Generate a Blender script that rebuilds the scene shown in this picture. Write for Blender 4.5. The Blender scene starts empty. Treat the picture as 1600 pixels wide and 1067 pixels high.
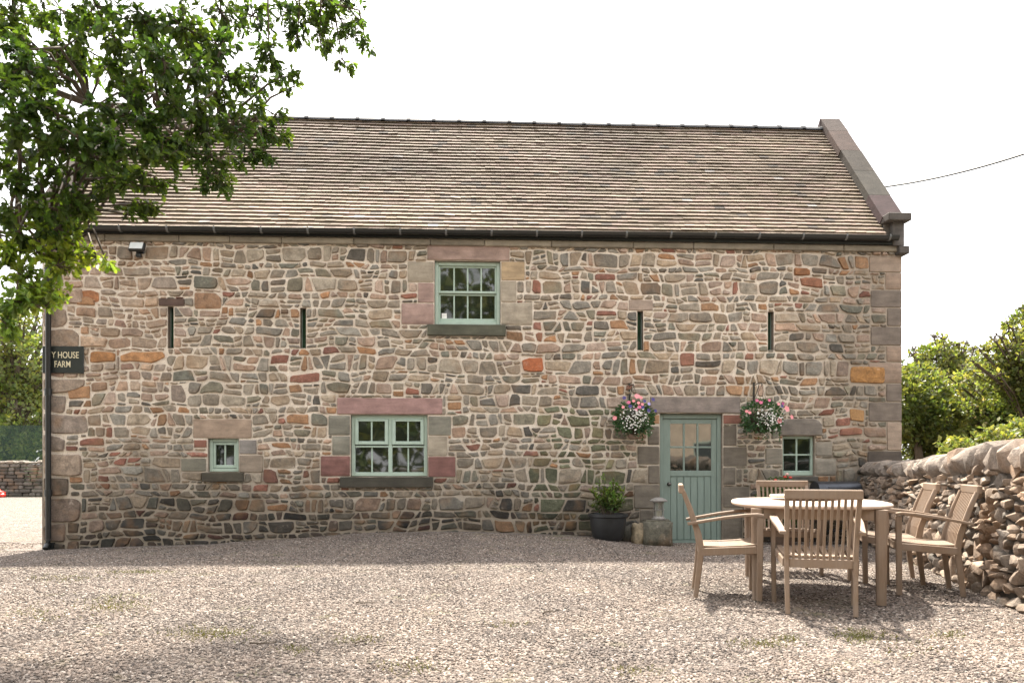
import bpy, bmesh, math, random
from math import sin, cos, radians, pi, sqrt, atan2, exp
from mathutils import Vector, Matrix, noise

R = random.Random(7)
sc = bpy.context.scene
col = sc.collection

# ------------------------------------------------------------------ camera
YAW = radians(2.84)
CAM = Vector((0.0, -11.85, 1.11))
F, HOR = 1200.0, 727.0
cd = bpy.data.cameras.new('camera')
cam = bpy.data.objects.new('camera', cd)
col.objects.link(cam)
cam.location = CAM
cam.rotation_euler = (pi/2, 0, -YAW)
cd.sensor_width = 36.0
cd.lens = 27.0
cd.shift_y = (HOR-533.5)/1600.0
cd.clip_start = 0.05
cd.clip_end = 1500
cd.dof.use_dof = True
cd.dof.focus_distance = 8.8
cd.dof.aperture_fstop = 3.6
sc.camera = cam

# ------------------------------------------------------------------ world, sun, exposure
SUN_EL, SUN_AZ = 57.0, -6.0          # azimuth measured from +y towards +x
w = bpy.data.worlds.new('World')
sc.world = w
w.use_nodes = True
nt = w.node_tree
bg = nt.nodes['Background']
sky = nt.nodes.new('ShaderNodeTexSky')
sky.sky_type = 'NISHITA'
sky.sun_disc = False
sky.sun_elevation = radians(SUN_EL)
sky.sun_rotation = radians(SUN_AZ)
sky.air_density = 0.8
sky.dust_density = 6.0
sky.ozone_density = 0.6
hz = nt.nodes.new('ShaderNodeMixRGB')      # thin white cloud veil over the whole sky
hz.inputs[0].default_value = 0.72
hz.inputs[2].default_value = (10.0, 9.8, 9.8, 1)
nt.links.new(sky.outputs[0], hz.inputs[1])
nt.links.new(hz.outputs[0], bg.inputs[0])
bg.inputs[1].default_value = 0.083
sd = bpy.data.lights.new('sun', 'SUN')
sd.energy = 4.4
sd.angle = radians(2.6)
sd.color = (1.0, 0.93, 0.82)
so = bpy.data.objects.new('sun', sd)
col.objects.link(so)
sdir = Vector((sin(radians(SUN_AZ))*cos(radians(SUN_EL)), cos(radians(SUN_AZ))*cos(radians(SUN_EL)), sin(radians(SUN_EL))))
so.rotation_euler = sdir.to_track_quat('Z', 'Y').to_euler()
so.location = (0, 20, 30)
sc.view_settings.view_transform = 'Standard'
sc.view_settings.look = 'None'
sc.view_settings.exposure = 1.95
sc.view_settings.gamma = 1.0
sc.render.film_transparent = False
sc.cycles.max_bounces = 8
sc.cycles.use_denoising = True

# ------------------------------------------------------------------ mapping pixel (1600x1067) -> world
RT = Vector((cos(YAW), -sin(YAW), 0))
FW = Vector((sin(YAW), cos(YAW), 0))
UP = Vector((0, 0, 1))
def ray(u, v):
    return FW + RT*((u-800)/F) + UP*((HOR-v)/F)
def P(u, v, D):
    return CAM + ray(u, v)*D
def Wp(u, v, y=0.0):
    r = ray(u, v)
    return CAM + r*((y-CAM.y)/r.y)
def XD(X, D, z=0.0):
    p = CAM + RT*X + FW*D
    return Vector((p.x, p.y, z))
def G(u, v):
    D = CAM.z*F/(v-HOR)
    return XD((u-800)/F*D, D)
def prect(u0, v0, u1, v1, y=0.0):
    um, vm = (u0+u1)/2, (v0+v1)/2
    return Wp(u0, vm, y).x, Wp(um, v1, y).z, Wp(u1, vm, y).x, Wp(um, v0, y).z   # x0,z0,x1,z1

def lerp(a, b, t): return a+(b-a)*t
def sstep(a, b, x):
    t = max(0.0, min(1.0, (x-a)/(b-a)))
    return t*t*(3-2*t)
HP = [(-12, -.12), (-6.4, -.14), (-4.2, -.085), (-3.25, -.02), (-1.35, .09), (-.4, .10), (1.5, .03), (2.9, -.10), (6.4, -.08), (12, -.05)]
def hprof(x):
    if x <= HP[0][0]: return HP[0][1]
    for (a, ha), (b, hb) in zip(HP, HP[1:]):
        if x <= b: return ha+(hb-ha)*sstep(a, b, x)
    return HP[-1][1]
def ground(x, y):
    k = sstep(-3.6, -.2, y)*(1-sstep(2, 8, y))
    n = noise.noise(Vector((x*.35, y*.35, 3)))*.022 + noise.noise(Vector((x*1.6, y*1.6, 9)))*.006
    fade = 1-sstep(25, 40, sqrt(x*x+y*y))
    return hprof(x)*k + n*fade

# ------------------------------------------------------------------ mesh helpers
class MB:
    def __init__(s): s.v = []; s.f = []; s.m = []; s.c = []; s.uc = False
    def add(s, vs, fs, mat=0, colr=None):
        o = len(s.v)
        s.v.extend([tuple(p) for p in vs])
        c = colr if colr else (.5, .5, .5)
        if colr: s.uc = True
        s.c.extend([c]*len(vs))
        for f in fs:
            s.f.append(tuple(i+o for i in f)); s.m.append(mat)
    def box(s, a, b, mat=0, colr=None, bev=0.0, M=None):
        x0, y0, z0 = a; x1, y1, z1 = b
        if x1 < x0: x0, x1 = x1, x0
        if y1 < y0: y0, y1 = y1, y0
        if z1 < z0: z0, z1 = z1, z0
        if bev <= 0:
            vs = [(x0,y0,z0),(x1,y0,z0),(x1,y1,z0),(x0,y1,z0),(x0,y0,z1),(x1,y0,z1),(x1,y1,z1),(x0,y1,z1)]
            fs = [(0,3,2,1),(4,5,6,7),(0,1,5,4),(1,2,6,5),(2,3,7,6),(3,0,4,7)]
        else:
            e = min(bev, (x1-x0)*.45, (y1-y0)*.45, (z1-z0)*.45)
            vs = []; idx = {}
            for i, x in enumerate((x0, x1)):
                for j, y in enumerate((y0, y1)):
                    for k, z in enumerate((z0, z1)):
                        sx = e if i == 0 else -e; sy = e if j == 0 else -e; sz = e if k == 0 else -e
                        idx[i,j,k,0] = len(vs); vs.append((x, y+sy, z+sz))
                        idx[i,j,k,1] = len(vs); vs.append((x+sx, y, z+sz))
                        idx[i,j,k,2] = len(vs); vs.append((x+sx, y+sy, z))
            I = idx
            fs = [(I[0,0,0,0],I[0,0,1,0],I[0,1,1,0],I[0,1,0,0]), (I[1,0,0,0],I[1,1,0,0],I[1,1,1,0],I[1,0,1,0]),
                  (I[0,0,0,1],I[1,0,0,1],I[1,0,1,1],I[0,0,1,1]), (I[0,1,0,1],I[0,1,1,1],I[1,1,1,1],I[1,1,0,1]),
                  (I[0,0,0,2],I[0,1,0,2],I[1,1,0,2],I[1,0,0,2]), (I[0,0,1,2],I[1,0,1,2],I[1,1,1,2],I[0,1,1,2])]
            for j in (0,1):
                for k in (0,1): fs.append((I[0,j,k,1],I[1,j,k,1],I[1,j,k,2],I[0,j,k,2]))
            for i in (0,1):
                for k in (0,1): fs.append((I[i,0,k,0],I[i,1,k,0],I[i,1,k,2],I[i,0,k,2]))
            for i in (0,1):
                for j in (0,1): fs.append((I[i,j,0,0],I[i,j,1,0],I[i,j,1,1],I[i,j,0,1]))
            for i in (0,1):
                for j in (0,1):
                    for k in (0,1): fs.append((I[i,j,k,0],I[i,j,k,1],I[i,j,k,2]))
        if M: vs = [M @ Vector(p) for p in vs]
        s.add(vs, fs, mat, colr)
    def tube(s, pts, rad, n=8, mat=0, colr=None, cap=True, flat=1.0):
        pts = [Vector(p) for p in pts]
        rads = rad if isinstance(rad, (list, tuple)) else [rad]*len(pts)
        vs = []; fs = []
        ref = Vector((0,0,1))
        for i, p in enumerate(pts):
            d = (pts[min(i+1, len(pts)-1)]-pts[max(i-1, 0)])
            if d.length < 1e-9: d = Vector((0,0,1))
            d.normalize()
            r = ref if abs(d.dot(ref)) < .95 else Vector((1,0,0))
            a = d.cross(r).normalized(); b = a.cross(d).normalized()
            for k in range(n):
                t = 2*pi*k/n
                vs.append(p+(a*cos(t)+b*sin(t)*flat)*rads[i])
        for i in range(len(pts)-1):
            for k in range(n):
                k2 = (k+1) % n
                fs.append((i*n+k, i*n+k2, (i+1)*n+k2, (i+1)*n+k))
        if cap:
            fs.append(tuple(range(n-1, -1, -1))); fs.append(tuple((len(pts)-1)*n+k for k in range(n)))
        s.add(vs, fs, mat, colr)
    def sweep(s, pts, w, h, side, mat=0, colr=None):
        """rectangular bar along pts; side = fixed lateral unit vector; w along side, h the other way (lists allowed)"""
        pts = [Vector(p) for p in pts]; side = Vector(side).normalized()
        n = len(pts); vs = []; fs = []
        for i, p in enumerate(pts):
            d = (pts[min(i+1, n-1)]-pts[max(i-1, 0)]).normalized()
            up = side.cross(d).normalized()
            ww = w[i] if isinstance(w, (list, tuple)) else w
            hh = h[i] if isinstance(h, (list, tuple)) else h
            e = min(ww, hh)*.18
            a, b = ww/2, hh/2
            for (x, y) in ((-a+e,-b),(a-e,-b),(a,-b+e),(a,b-e),(a-e,b),(-a+e,b),(-a,b-e),(-a,-b+e)):
                vs.append(p+side*x+up*y)
        for i in range(n-1):
            for k in range(8):
                k2 = (k+1) % 8
                fs.append((i*8+k, i*8+k2, (i+1)*8+k2, (i+1)*8+k))
        fs.append(tuple(range(7, -1, -1))); fs.append(tuple((n-1)*8+k for k in range(8)))
        s.add(vs, fs, mat, colr)
    def lathe(s, prof, c=(0,0,0), n=20, mat=0, colr=None):
        vs = []; fs = []
        for (r, z) in prof:
            for k in range(n):
                t = 2*pi*k/n
                vs.append((c[0]+r*cos(t), c[1]+r*sin(t), c[2]+z))
        for i in range(len(prof)-1):
            for k in range(n):
                k2 = (k+1) % n
                fs.append((i*n+k, i*n+k2, (i+1)*n+k2, (i+1)*n+k))
        s.add(vs, fs, mat, colr)
    def build(s, name, mats, parent=None, smooth=False, angle=None):
        me = bpy.data.meshes.new(name)
        me.from_pydata(s.v, [], s.f)
        if not isinstance(mats, (list, tuple)): mats = [mats]
        for m in mats: me.materials.append(m)
        if len(mats) > 1: me.polygons.foreach_set('material_index', s.m)
        if s.uc:
            at = me.color_attributes.new('col', 'FLOAT_COLOR', 'POINT')
            flat = []
            for c in s.c: flat.extend((c[0], c[1], c[2], 1.0))
            at.data.foreach_set('color', flat)
        if smooth: me.polygons.foreach_set('use_smooth', [True]*len(me.polygons))
        if angle is not None: me.set_sharp_from_angle(angle=radians(angle))
        me.update()
        o = bpy.data.objects.new(name, me)
        col.objects.link(o)
        if parent: o.parent = parent
        return o
def thing(name, label, cat, loc=(0,0,0), rz=0.0, group=None):
    o = bpy.data.objects.new(name, None)
    o.empty_display_size = .1
    col.objects.link(o)
    o.location = loc; o.rotation_euler = (0, 0, rz)
    o['label'] = label; o['category'] = cat
    if group: o['group'] = group
    return o
def tag(o, label, cat, group=None, kind=None):
    o['label'] = label; o['category'] = cat
    if group: o['group'] = group
    if kind: o['kind'] = kind
    return o
def copy_tree(o, parent=None):
    c = o.copy(); col.objects.link(c); c.parent = parent
    for ch in o.children: copy_tree(ch, c)
    return c

# ------------------------------------------------------------------ materials
class NG:
    def __init__(s, name):
        s.mat = bpy.data.materials.new(name); s.mat.use_nodes = True
        s.t = s.mat.node_tree; s.n = s.t.nodes; s.l = s.t.links
        s.b = s.n['Principled BSDF']; s.out = s.n['Material Output']
    def node(s, ty, **kw):
        x = s.n.new(ty)
        for k, v in kw.items(): setattr(x, k, v)
        return x
    def link(s, a, b): s.l.new(a, b)
    def coord(s, scale=(1,1,1), kind='Object'):
        tc = s.node('ShaderNodeTexCoord'); mp = s.node('ShaderNodeMapping')
        mp.inputs['Scale'].default_value = scale
        s.link(tc.outputs[kind], mp.inputs[0]); return mp.outputs[0]
    def noise(s, vec, scale, detail=4, rough=.6):
        x = s.node('ShaderNodeTexNoise'); x.inputs['Scale'].default_value = scale
        x.inputs['Detail'].default_value = detail; x.inputs['Roughness'].default_value = rough
        if vec: s.link(vec, x.inputs['Vector'])
        return x.outputs[0]
    def ramp(s, fac, stops):
        x = s.node('ShaderNodeValToRGB'); e = x.color_ramp.elements
        while len(e) < len(stops): e.new(.5)
        for q, (p, c) in zip(e, stops):
            q.position = p; q.color = (c, c, c, 1) if isinstance(c, (int, float)) else (*c, 1)
        s.link(fac, x.inputs[0]); return x.outputs[0]
    def mix(s, fac, a, b, mode='MIX'):
        x = s.node('ShaderNodeMixRGB', blend_type=mode)
        for i, q in ((0, fac), (1, a), (2, b)):
            if isinstance(q, (int, float)): x.inputs[i].default_value = q if i == 0 else (q, q, q, 1)
            elif isinstance(q, tuple): x.inputs[i].default_value = (*q, 1)
            else: s.link(q, x.inputs[i])
        return x.outputs[0]
    def math(s, op, a, b=0.0):
        x = s.node('ShaderNodeMath', operation=op)
        for i, q in ((0, a), (1, b)):
            if isinstance(q, (int, float)): x.inputs[i].default_value = q
            else: s.link(q, x.inputs[i])
        return x.outputs[0]
    def bump(s, h, strength, dist=.01):
        x = s.node('ShaderNodeBump'); x.inputs['Strength'].default_value = strength
        x.inputs['Distance'].default_value = dist
        s.link(h, x.inputs['Height']); s.link(x.outputs[0], s.b.inputs['Normal'])
        return x
    def col(s, c):
        if isinstance(c, tuple): s.b.inputs['Base Color'].default_value = (*c, 1)
        else: s.link(c, s.b.inputs['Base Color'])
    def rough(s, r):
        if isinstance(r, (int, float)): s.b.inputs['Roughness'].default_value = r
        else: s.link(r, s.b.inputs['Roughness'])
    def attr(s, name='col'):
        x = s.node('ShaderNodeAttribute', attribute_name=name); return x.outputs['Color']

def m_stone(name='rubble_stone', lo=.55, hi=1.35, bumpd=.02, smear=True):
    g = NG(name); v = g.coord()
    n1 = g.noise(v, 9, 7, .7); n2 = g.noise(v, 38, 5, .7); n3 = g.noise(v, 2.2, 3)
    c = g.mix(1, g.attr(), g.ramp(n1, [(.3, lo), (.7, hi)]), 'MULTIPLY')
    c = g.mix(1, c, g.ramp(n2, [(.3, .72), (.72, 1.25)]), 'MULTIPLY')
    c = g.mix(g.ramp(n3, [(.52, 0.0), (.7, .45)]), c, (.30, .17, .085))      # iron staining in the sandstone
    if smear:      # lime smeared over the faces, soot and lichen blotches
        n5 = g.noise(v, 6.5, 7, .75); n6 = g.noise(v, 1.3, 4, .6)
        c = g.mix(g.ramp(g.math('ADD', n5, g.math('MULTIPLY', n6, .25)), [(.72, 0.0), (.84, .4)]), c, (.60, .51, .42))
        n7 = g.noise(v, 11, 5, .7); c = g.mix(g.ramp(n7, [(.60, 0.0), (.72, .6)]), c, (.06, .055, .045))
    g.col(c); g.rough(.93)
    h = g.mix(.45, n1, n2); g.bump(h, 1.0, bumpd)
    return g.mat
M_STONE = m_stone()
def m_mortar():
    g = NG('lime_mortar'); v = g.coord()
    n1 = g.noise(v, 3, 5); n2 = g.noise(v, 60, 5, .7); n4 = g.noise(v, .55, 4, .7)
    c = g.mix(g.ramp(n1, [(.3, 0.0), (.7, 1.0)]), (.66, .56, .46), (.86, .78, .67))
    c = g.mix(1, c, g.ramp(n2, [(.25, .7), (.7, 1.15)]), 'MULTIPLY')
    tc = g.node('ShaderNodeTexCoord'); sp = g.node('ShaderNodeSeparateXYZ'); g.link(tc.outputs['Object'], sp.inputs[0])
    # grime plus painted-in vignette shade: right hand end, and algae on the lowest courses
    mr = g.math('ADD', g.math('MULTIPLY', g.math('SUBTRACT', sp.outputs[0], 4.6), .6), g.math('MULTIPLY', g.math('SUBTRACT', n4, .5), 3.0))
    dr = g.ramp(mr, [(0.0, 0.0), (.9, .75)])
    c = g.mix(dr, c, (.26, .21, .16))
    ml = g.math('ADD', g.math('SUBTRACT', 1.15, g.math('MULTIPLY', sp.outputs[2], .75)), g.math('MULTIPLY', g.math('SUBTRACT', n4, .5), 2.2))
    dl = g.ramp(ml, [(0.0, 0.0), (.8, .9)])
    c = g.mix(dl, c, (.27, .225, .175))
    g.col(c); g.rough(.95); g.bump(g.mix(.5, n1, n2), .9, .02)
    return g.mat
M_MORTAR = m_mortar()
def m_plain(name, c, rough=.6, nscale=20, var=.2, bump=.0, metal=0.0, aniso=None, spec=None):
    g = NG(name); v = g.coord(aniso or (1,1,1))
    n = g.noise(v, nscale, 5, .65)
    cc = g.mix(1, c, g.ramp(n, [(.25, 1-var), (.75, 1+var)]), 'MULTIPLY')
    g.col(cc); g.rough(rough); g.b.inputs['Metallic'].default_value = metal
    if bump: g.bump(n, bump, .004)
    if spec is not None: g.b.inputs['Specular IOR Level'].default_value = spec
    return g.mat
def m_dressed(name, bumpd=.006):
    g = NG(name); v = g.coord()
    n1 = g.noise(v, 5, 5); n2 = g.noise(v, 70, 4, .7); n3 = g.noise(g.coord((1.2, 1, 6)), 3, 5)
    c = g.mix(1, g.attr(), g.ramp(n1, [(.3, .75), (.7, 1.2)]), 'MULTIPLY')
    c = g.mix(1, c, g.ramp(n3, [(.35, .82), (.65, 1.12)]), 'MULTIPLY')
    c = g.mix(1, c, g.ramp(n2, [(.3, .85), (.7, 1.12)]), 'MULTIPLY')
    g.col(c); g.rough(.9); g.bump(g.mix(.5, n1, n2), .7, bumpd)
    return g.mat
M_DRESS = m_dressed('dressed_sandstone')
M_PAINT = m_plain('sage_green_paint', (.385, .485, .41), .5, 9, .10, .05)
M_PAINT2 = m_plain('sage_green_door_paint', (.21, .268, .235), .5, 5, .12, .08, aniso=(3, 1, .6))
def m_glass():
    g = NG('window_glass'); g.col((.012, .016, .013)); g.rough(.03)
    g.b.inputs['IOR'].default_value = 1.95
    n = g.noise(g.coord(), 2.2, 1); g.bump(n, .12, .02)
    return g.mat
M_GLASS = m_glass()
M_SLIT = m_plain('green_reflection_glass', (.02, .06, .03), .08, 6, .6)  # green reflection painted into the pane colour
M_BLACK = m_plain('black_painted_iron', (.012, .014, .014), .38, 30, .3)
M_PLASTIC = m_plain('grey_gutter_clip', (.13, .135, .135), .5, 30, .1)
M_DARK = m_plain('dark_interior', (.01, .01, .01), .9)
def m_tile():
    g = NG('clay_roof_tile'); v = g.coord()
    n1 = g.noise(v, 1.2, 5, .6); n2 = g.noise(v, 28, 5, .7)
    c = g.mix(1, g.attr(), g.ramp(n1, [(.3, .78), (.7, 1.18)]), 'MULTIPLY')
    c = g.mix(1, c, g.ramp(n2, [(.3, .8), (.7, 1.2)]), 'MULTIPLY')
    g.col(c); g.rough(.85); g.bump(n2, .6, .004)
    return g.mat
M_TILE = m_tile()
M_RIDGE = m_plain('blue_grey_ridge_tile', (.06, .062, .065), .7, 8, .35, .3)
def m_wood():
    g = NG('weathered_teak'); v = g.coord((1, 1, 1))
    oi = g.node('ShaderNodeObjectInfo')
    n1 = g.noise(g.coord((34, 34, 3.0)), 1.6, 5, .7); n2 = g.noise(v, 5, 4)
    c = g.mix(n1, (.15, .096, .058), (.285, .20, .135))
    c = g.mix(g.ramp(n2, [(.35, 0.0), (.7, .6)]), c, (.26, .21, .17))
    c = g.mix(1, c, g.ramp(oi.outputs['Random'], [(0, .88), (1, 1.1)]), 'MULTIPLY')
    g.col(c); g.rough(.7); g.bump(n1, .35, .002)
    return g.mat
M_WOOD = m_wood()
def m_tabletop():
    g = NG('weathered_table_boards')
    n1 = g.noise(g.coord((30, 2.5, 1)), 1.4, 4, .6)
    c = g.mix(n1, (.40, .30, .23), (.55, .44, .35))
    g.col(c); g.rough(.6); g.bump(n1, .25, .002); return g.mat
M_TOP = m_tabletop()
def m_leaf(name, a, b, trans=.45, rough=.5, scale=3.0):
    g = NG(name)
    at = g.attr()
    n = g.noise(g.coord(), scale, 3)
    c = g.mix(g.ramp(n, [(.35, 0.0), (.65, 1.0)]), a, b)
    c = g.mix(1, c, at, 'MULTIPLY')
    g.col(c); g.rough(rough)
    tr = g.node('ShaderNodeBsdfTranslucent'); mx = g.node('ShaderNodeMixShader'); mx.inputs[0].default_value = trans
    ct = g.mix(1, c, (1.4, 1.35, .5), 'MULTIPLY')
    g.link(ct, tr.inputs[0]); g.link(g.b.outputs[0], mx.inputs[1]); g.link(tr.outputs[0], mx.inputs[2])
    g.link(mx.outputs[0], g.out.inputs[0])
    return g.mat
M_OAK = m_leaf('oak_leaf', (.034, .072, .017), (.085, .135, .026), .48)
M_HEDGE = m_leaf('hawthorn_leaf', (.12, .165, .055), (.21, .24, .105), .5, scale=.6)
M_SHRUB = m_leaf('shrub_leaf', (.04, .085, .02), (.085, .13, .03), .3)
M_BASKETLEAF = m_leaf('basket_leaf', (.035, .09, .035), (.06, .13, .05), .3, scale=9)
M_BARK = m_plain('bark', (.085, .065, .045), .9, 12, .4, .8, aniso=(1, 1, .25))
def m_gravel_ground():
    g = NG('gravel_sheet'); v = g.coord()
    vo = g.node('ShaderNodeTexVoronoi'); vo.inputs['Scale'].default_value = 48; g.link(v, vo.inputs['Vector'])
    vo2 = g.node('ShaderNodeTexVoronoi'); vo2.inputs['Scale'].default_value = 85; g.link(v, vo2.inputs['Vector'])
    n1 = g.noise(v, .6, 5, .6); n2 = g.noise(v, 4, 4, .6); n3 = g.noise(v, 1.1, 5, .65)
    sp = g.node('ShaderNodeSeparateXYZ'); g.link(vo.outputs['Color'], sp.inputs[0])
    c = g.ramp(sp.outputs[0], [(0, (.06, .048, .04)), (.45, (.165, .132, .108)), (.8, (.25, .205, .17)), (1, (.4, .355, .31))])
    c = g.mix(1, c, g.ramp(vo.outputs['Distance'], [(.2, 1.1), (.75, .45)]), 'MULTIPLY')
    c = g.mix(1, c, g.ramp(n2, [(.3, .8), (.7, 1.15)]), 'MULTIPLY')
    c = g.mix(g.ramp(n3, [(.6, 0.0), (.72, .5)]), c, (.16, .17, .055))
    # field grass beyond the yard
    tc = g.node('ShaderNodeTexCoord'); s2 = g.node('ShaderNodeSeparateXYZ'); g.link(tc.outputs['Object'], s2.inputs[0])
    far = g.ramp(g.math('MULTIPLY', g.math('SUBTRACT', s2.outputs[1], 16.0), 1.0), [(0, 0.0), (1, 1.0)])
    c = g.mix(far, c, (.10, .15, .045))
    g.col(c); g.rough(.95)
    h = g.mix(.3, g.math('MULTIPLY', vo.outputs['Distance'], -1), g.math('MULTIPLY', vo2.outputs['Distance'], -1))
    g.bump(h, .9, .014)
    return g.mat
M_GROUND = m_gravel_ground()
def m_pebble():
    g = NG('pebble'); oi = g.node('ShaderNodeObjectInfo')
    c = g.ramp(oi.outputs['Random'], [(0, (.04, .034, .030)), (.2, (.105, .085, .072)), (.5, (.19, .152, .126)), (.8, (.27, .22, .185)), (.94, (.34, .29, .25)), (1, (.54, .49, .44))])
    v = g.coord((1,1,1)); n = g.noise(v, 1.5, 3)
    c = g.mix(1, c, g.ramp(n, [(.3, .8), (.7, 1.15)]), 'MULTIPLY')
    mp = g.node('ShaderNodeMapping'); g.link(oi.outputs['Location'], mp.inputs[0])
    p1 = g.noise(mp.outputs[0], .9, 5, .65); p2 = g.noise(mp.outputs[0], .35, 3)
    c = g.mix(1, c, g.ramp(p1, [(.3, (.60, .60, .62)), (.65, (1.12, 1.08, 1.04))]), 'MULTIPLY')
    c = g.mix(1, c, g.ramp(p2, [(.35, .82), (.65, 1.12)]), 'MULTIPLY')
    c = g.mix(g.ramp(g.noise(mp.outputs[0], 1.7, 5, .7), [(.6, 0.0), (.72, .45)]), c, (.20, .19, .085))
    g.col(c); g.rough(.85); return g.mat
M_PEBBLE = m_pebble()

# ------------------------------------------------------------------ ground
def build_ground():
    xs = sorted(set([-300, -150, -80, -50, -35, -25] + [x*.5 for x in range(-40, 41)] + [25, 35, 50, 80, 150, 300]))
    ys = sorted(set([-100, -60, -40, -30, -20] + [y*.4 for y in range(-42, 30)] + [14, 18, 24, 32, 45, 70, 120, 250, 500]))
    vs = [(x, y, ground(x, y)) for y in ys for x in xs]
    n = len(xs); fs = [(j*n+i, j*n+i+1, (j+1)*n+i+1, (j+1)*n+i) for j in range(len(ys)-1) for i in range(n-1)]
    m = MB(); m.add(vs, fs)
    o = m.build('ground', M_GROUND, smooth=True); o['kind'] = 'structure'
    return o
build_ground()

def gravel():
    # template pebble
    bm = bmesh.new(); bmesh.ops.create_icosphere(bm, subdivisions=1, radius=1)
    for v in bm.verts:
        v.co *= 1+noise.noise(v.co*1.7)*.5
        v.co.z *= .55; v.co.y *= .75
    me = bpy.data.meshes.new('pebble'); bm.to_mesh(me); bm.free()
    me.materials.append(M_PEBBLE)
    # emitter: a patch of the yard in front of the camera
    m = MB(); vs = []; fs = []
    rows = [2.9+.3*i for i in range(33)]
    nx = 40
    for D in rows:
        for i in range(nx+1):
            X = lerp(-.72, .72, i/nx)*D*1.02
            p = XD(X, D); vs.append((p.x, p.y, ground(p.x, p.y)))
    for j in range(len(rows)-1):
        for i in range(nx):
            a = j*(nx+1)+i
            c = [vs[a], vs[a+1], vs[a+nx+2], vs[a+nx+1]]
            if max(q[1] for q in c) > -.05 and max(q[0] for q in c) > -6.55: continue
            fs.append((a, a+1, a+nx+2, a+nx+1))
    m.add(vs, fs); o = m.build('gravel', M_PEBBLE)
    o['kind'] = 'stuff'; o['label'] = 'loose pinkish grey gravel covering the yard'; o['category'] = 'gravel'
    mesh_holder = me
    ng = bpy.data.node_groups.new('scatter', 'GeometryNodeTree')
    ng.interface.new_socket('Geometry', in_out='INPUT', socket_type='NodeSocketGeometry')
    ng.interface.new_socket('Geometry', in_out='OUTPUT', socket_type='NodeSocketGeometry')
    N = ng.nodes; L = ng.links
    gi = N.new('NodeGroupInput'); go = N.new('NodeGroupOutput')
    dp = N.new('GeometryNodeDistributePointsOnFaces')
    dp.inputs['Density'].default_value = 1500
    # density falls with distance from the camera
    pos = N.new('GeometryNodeInputPosition'); vd = N.new('ShaderNodeVectorMath'); vd.operation = 'DISTANCE'
    vd.inputs[1].default_value = tuple(CAM)
    mr = N.new('ShaderNodeMapRange'); mr.inputs['From Min'].default_value = 3.5; mr.inputs['From Max'].default_value = 10.5
    mr.inputs['To Min'].default_value = 3600; mr.inputs['To Max'].default_value = 900
    L.new(pos.outputs[0], vd.inputs[0]); L.new(vd.outputs['Value'], mr.inputs['Value']); L.new(mr.outputs[0], dp.inputs['Density'])
    ip = N.new('GeometryNodeInstanceOnPoints')
    # template mesh comes in through a mesh primitive shaped here (kept inside the modifier)
    ico = N.new('GeometryNodeMeshIcoSphere'); ico.inputs['Radius'].default_value = 1; ico.inputs['Subdivisions'].default_value = 2
    sp = N.new('GeometryNodeSetPosition'); nz = N.new('ShaderNodeTexNoise'); nz.inputs['Scale'].default_value = 1.1
    vs_ = N.new('ShaderNodeVectorMath'); vs_.operation = 'SUBTRACT'; vs_.inputs[1].default_value = (.5, .5, .5)
    vm = N.new('ShaderNodeVectorMath'); vm.operation = 'SCALE'; vm.inputs['Scale'].default_value = 1.4
    L.new(nz.outputs['Color'], vs_.inputs[0]); L.new(vs_.outputs[0], vm.inputs[0]); L.new(vm.outputs[0], sp.inputs['Offset'])
    sm = N.new('GeometryNodeSetMaterial'); sm.inputs['Material'].default_value = M_PEBBLE
    L.new(ico.outputs[0], sp.inputs['Geometry']); L.new(sp.outputs[0], sm.inputs[0]); L.new(sm.outputs[0], ip.inputs['Instance'])
    L.new(gi.outputs[0], dp.inputs['Mesh']); L.new(dp.outputs['Points'], ip.inputs['Points'])
    rr = N.new('FunctionNodeRandomValue'); rr.data_type = 'FLOAT_VECTOR'
    rr.inputs[0].default_value = (-.45, -.45, 0); rr.inputs[1].default_value = (.45, .45, 6.28)
    L.new(rr.outputs[0], ip.inputs['Rotation'])
    rs = N.new('FunctionNodeRandomValue'); rs.data_type = 'FLOAT_VECTOR'
    rs.inputs[0].default_value = (.005, .004, .0035); rs.inputs[1].default_value = (.0155, .012, .009)
    L.new(rs.outputs[0], ip.inputs['Scale'])
    L.new(ip.outputs[0], go.inputs[0])
    md = o.modifiers.new('scatter', 'NODES'); md.node_group = ng
    bpy.data.meshes.remove(mesh_holder)
gravel()

# ------------------------------------------------------------------ barn
XL, XR = -6.465, 6.762
ZB, ZT = -.35, 4.50
RY, RZ = 2.16, 7.33              # ridge
EY, EZ = -.14, 4.64              # eave edge of the tiles
BACK = 4.32
barn = thing('stone_barn', 'long two storey rubble stone barn with sage green windows and clay tiled roof', 'barn', (0, 0, 0))

# openings  (u0,v0,u1,v1)
OPEN = {
    'upper': prect(679, 408, 782, 507), 'lower': prect(548, 648, 668, 744), 'small': prect(325, 685, 373, 737),
    'right': prect(1223, 681, 1273, 743), 'door': prect(1031, 646, 1129, 862),
    's1': prect(262, 479, 271, 544), 's2': prect(469, 481, 478, 544), 's3': prect(996, 486, 1005, 547), 's4': prect(1200, 487, 1209, 547)}

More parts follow.
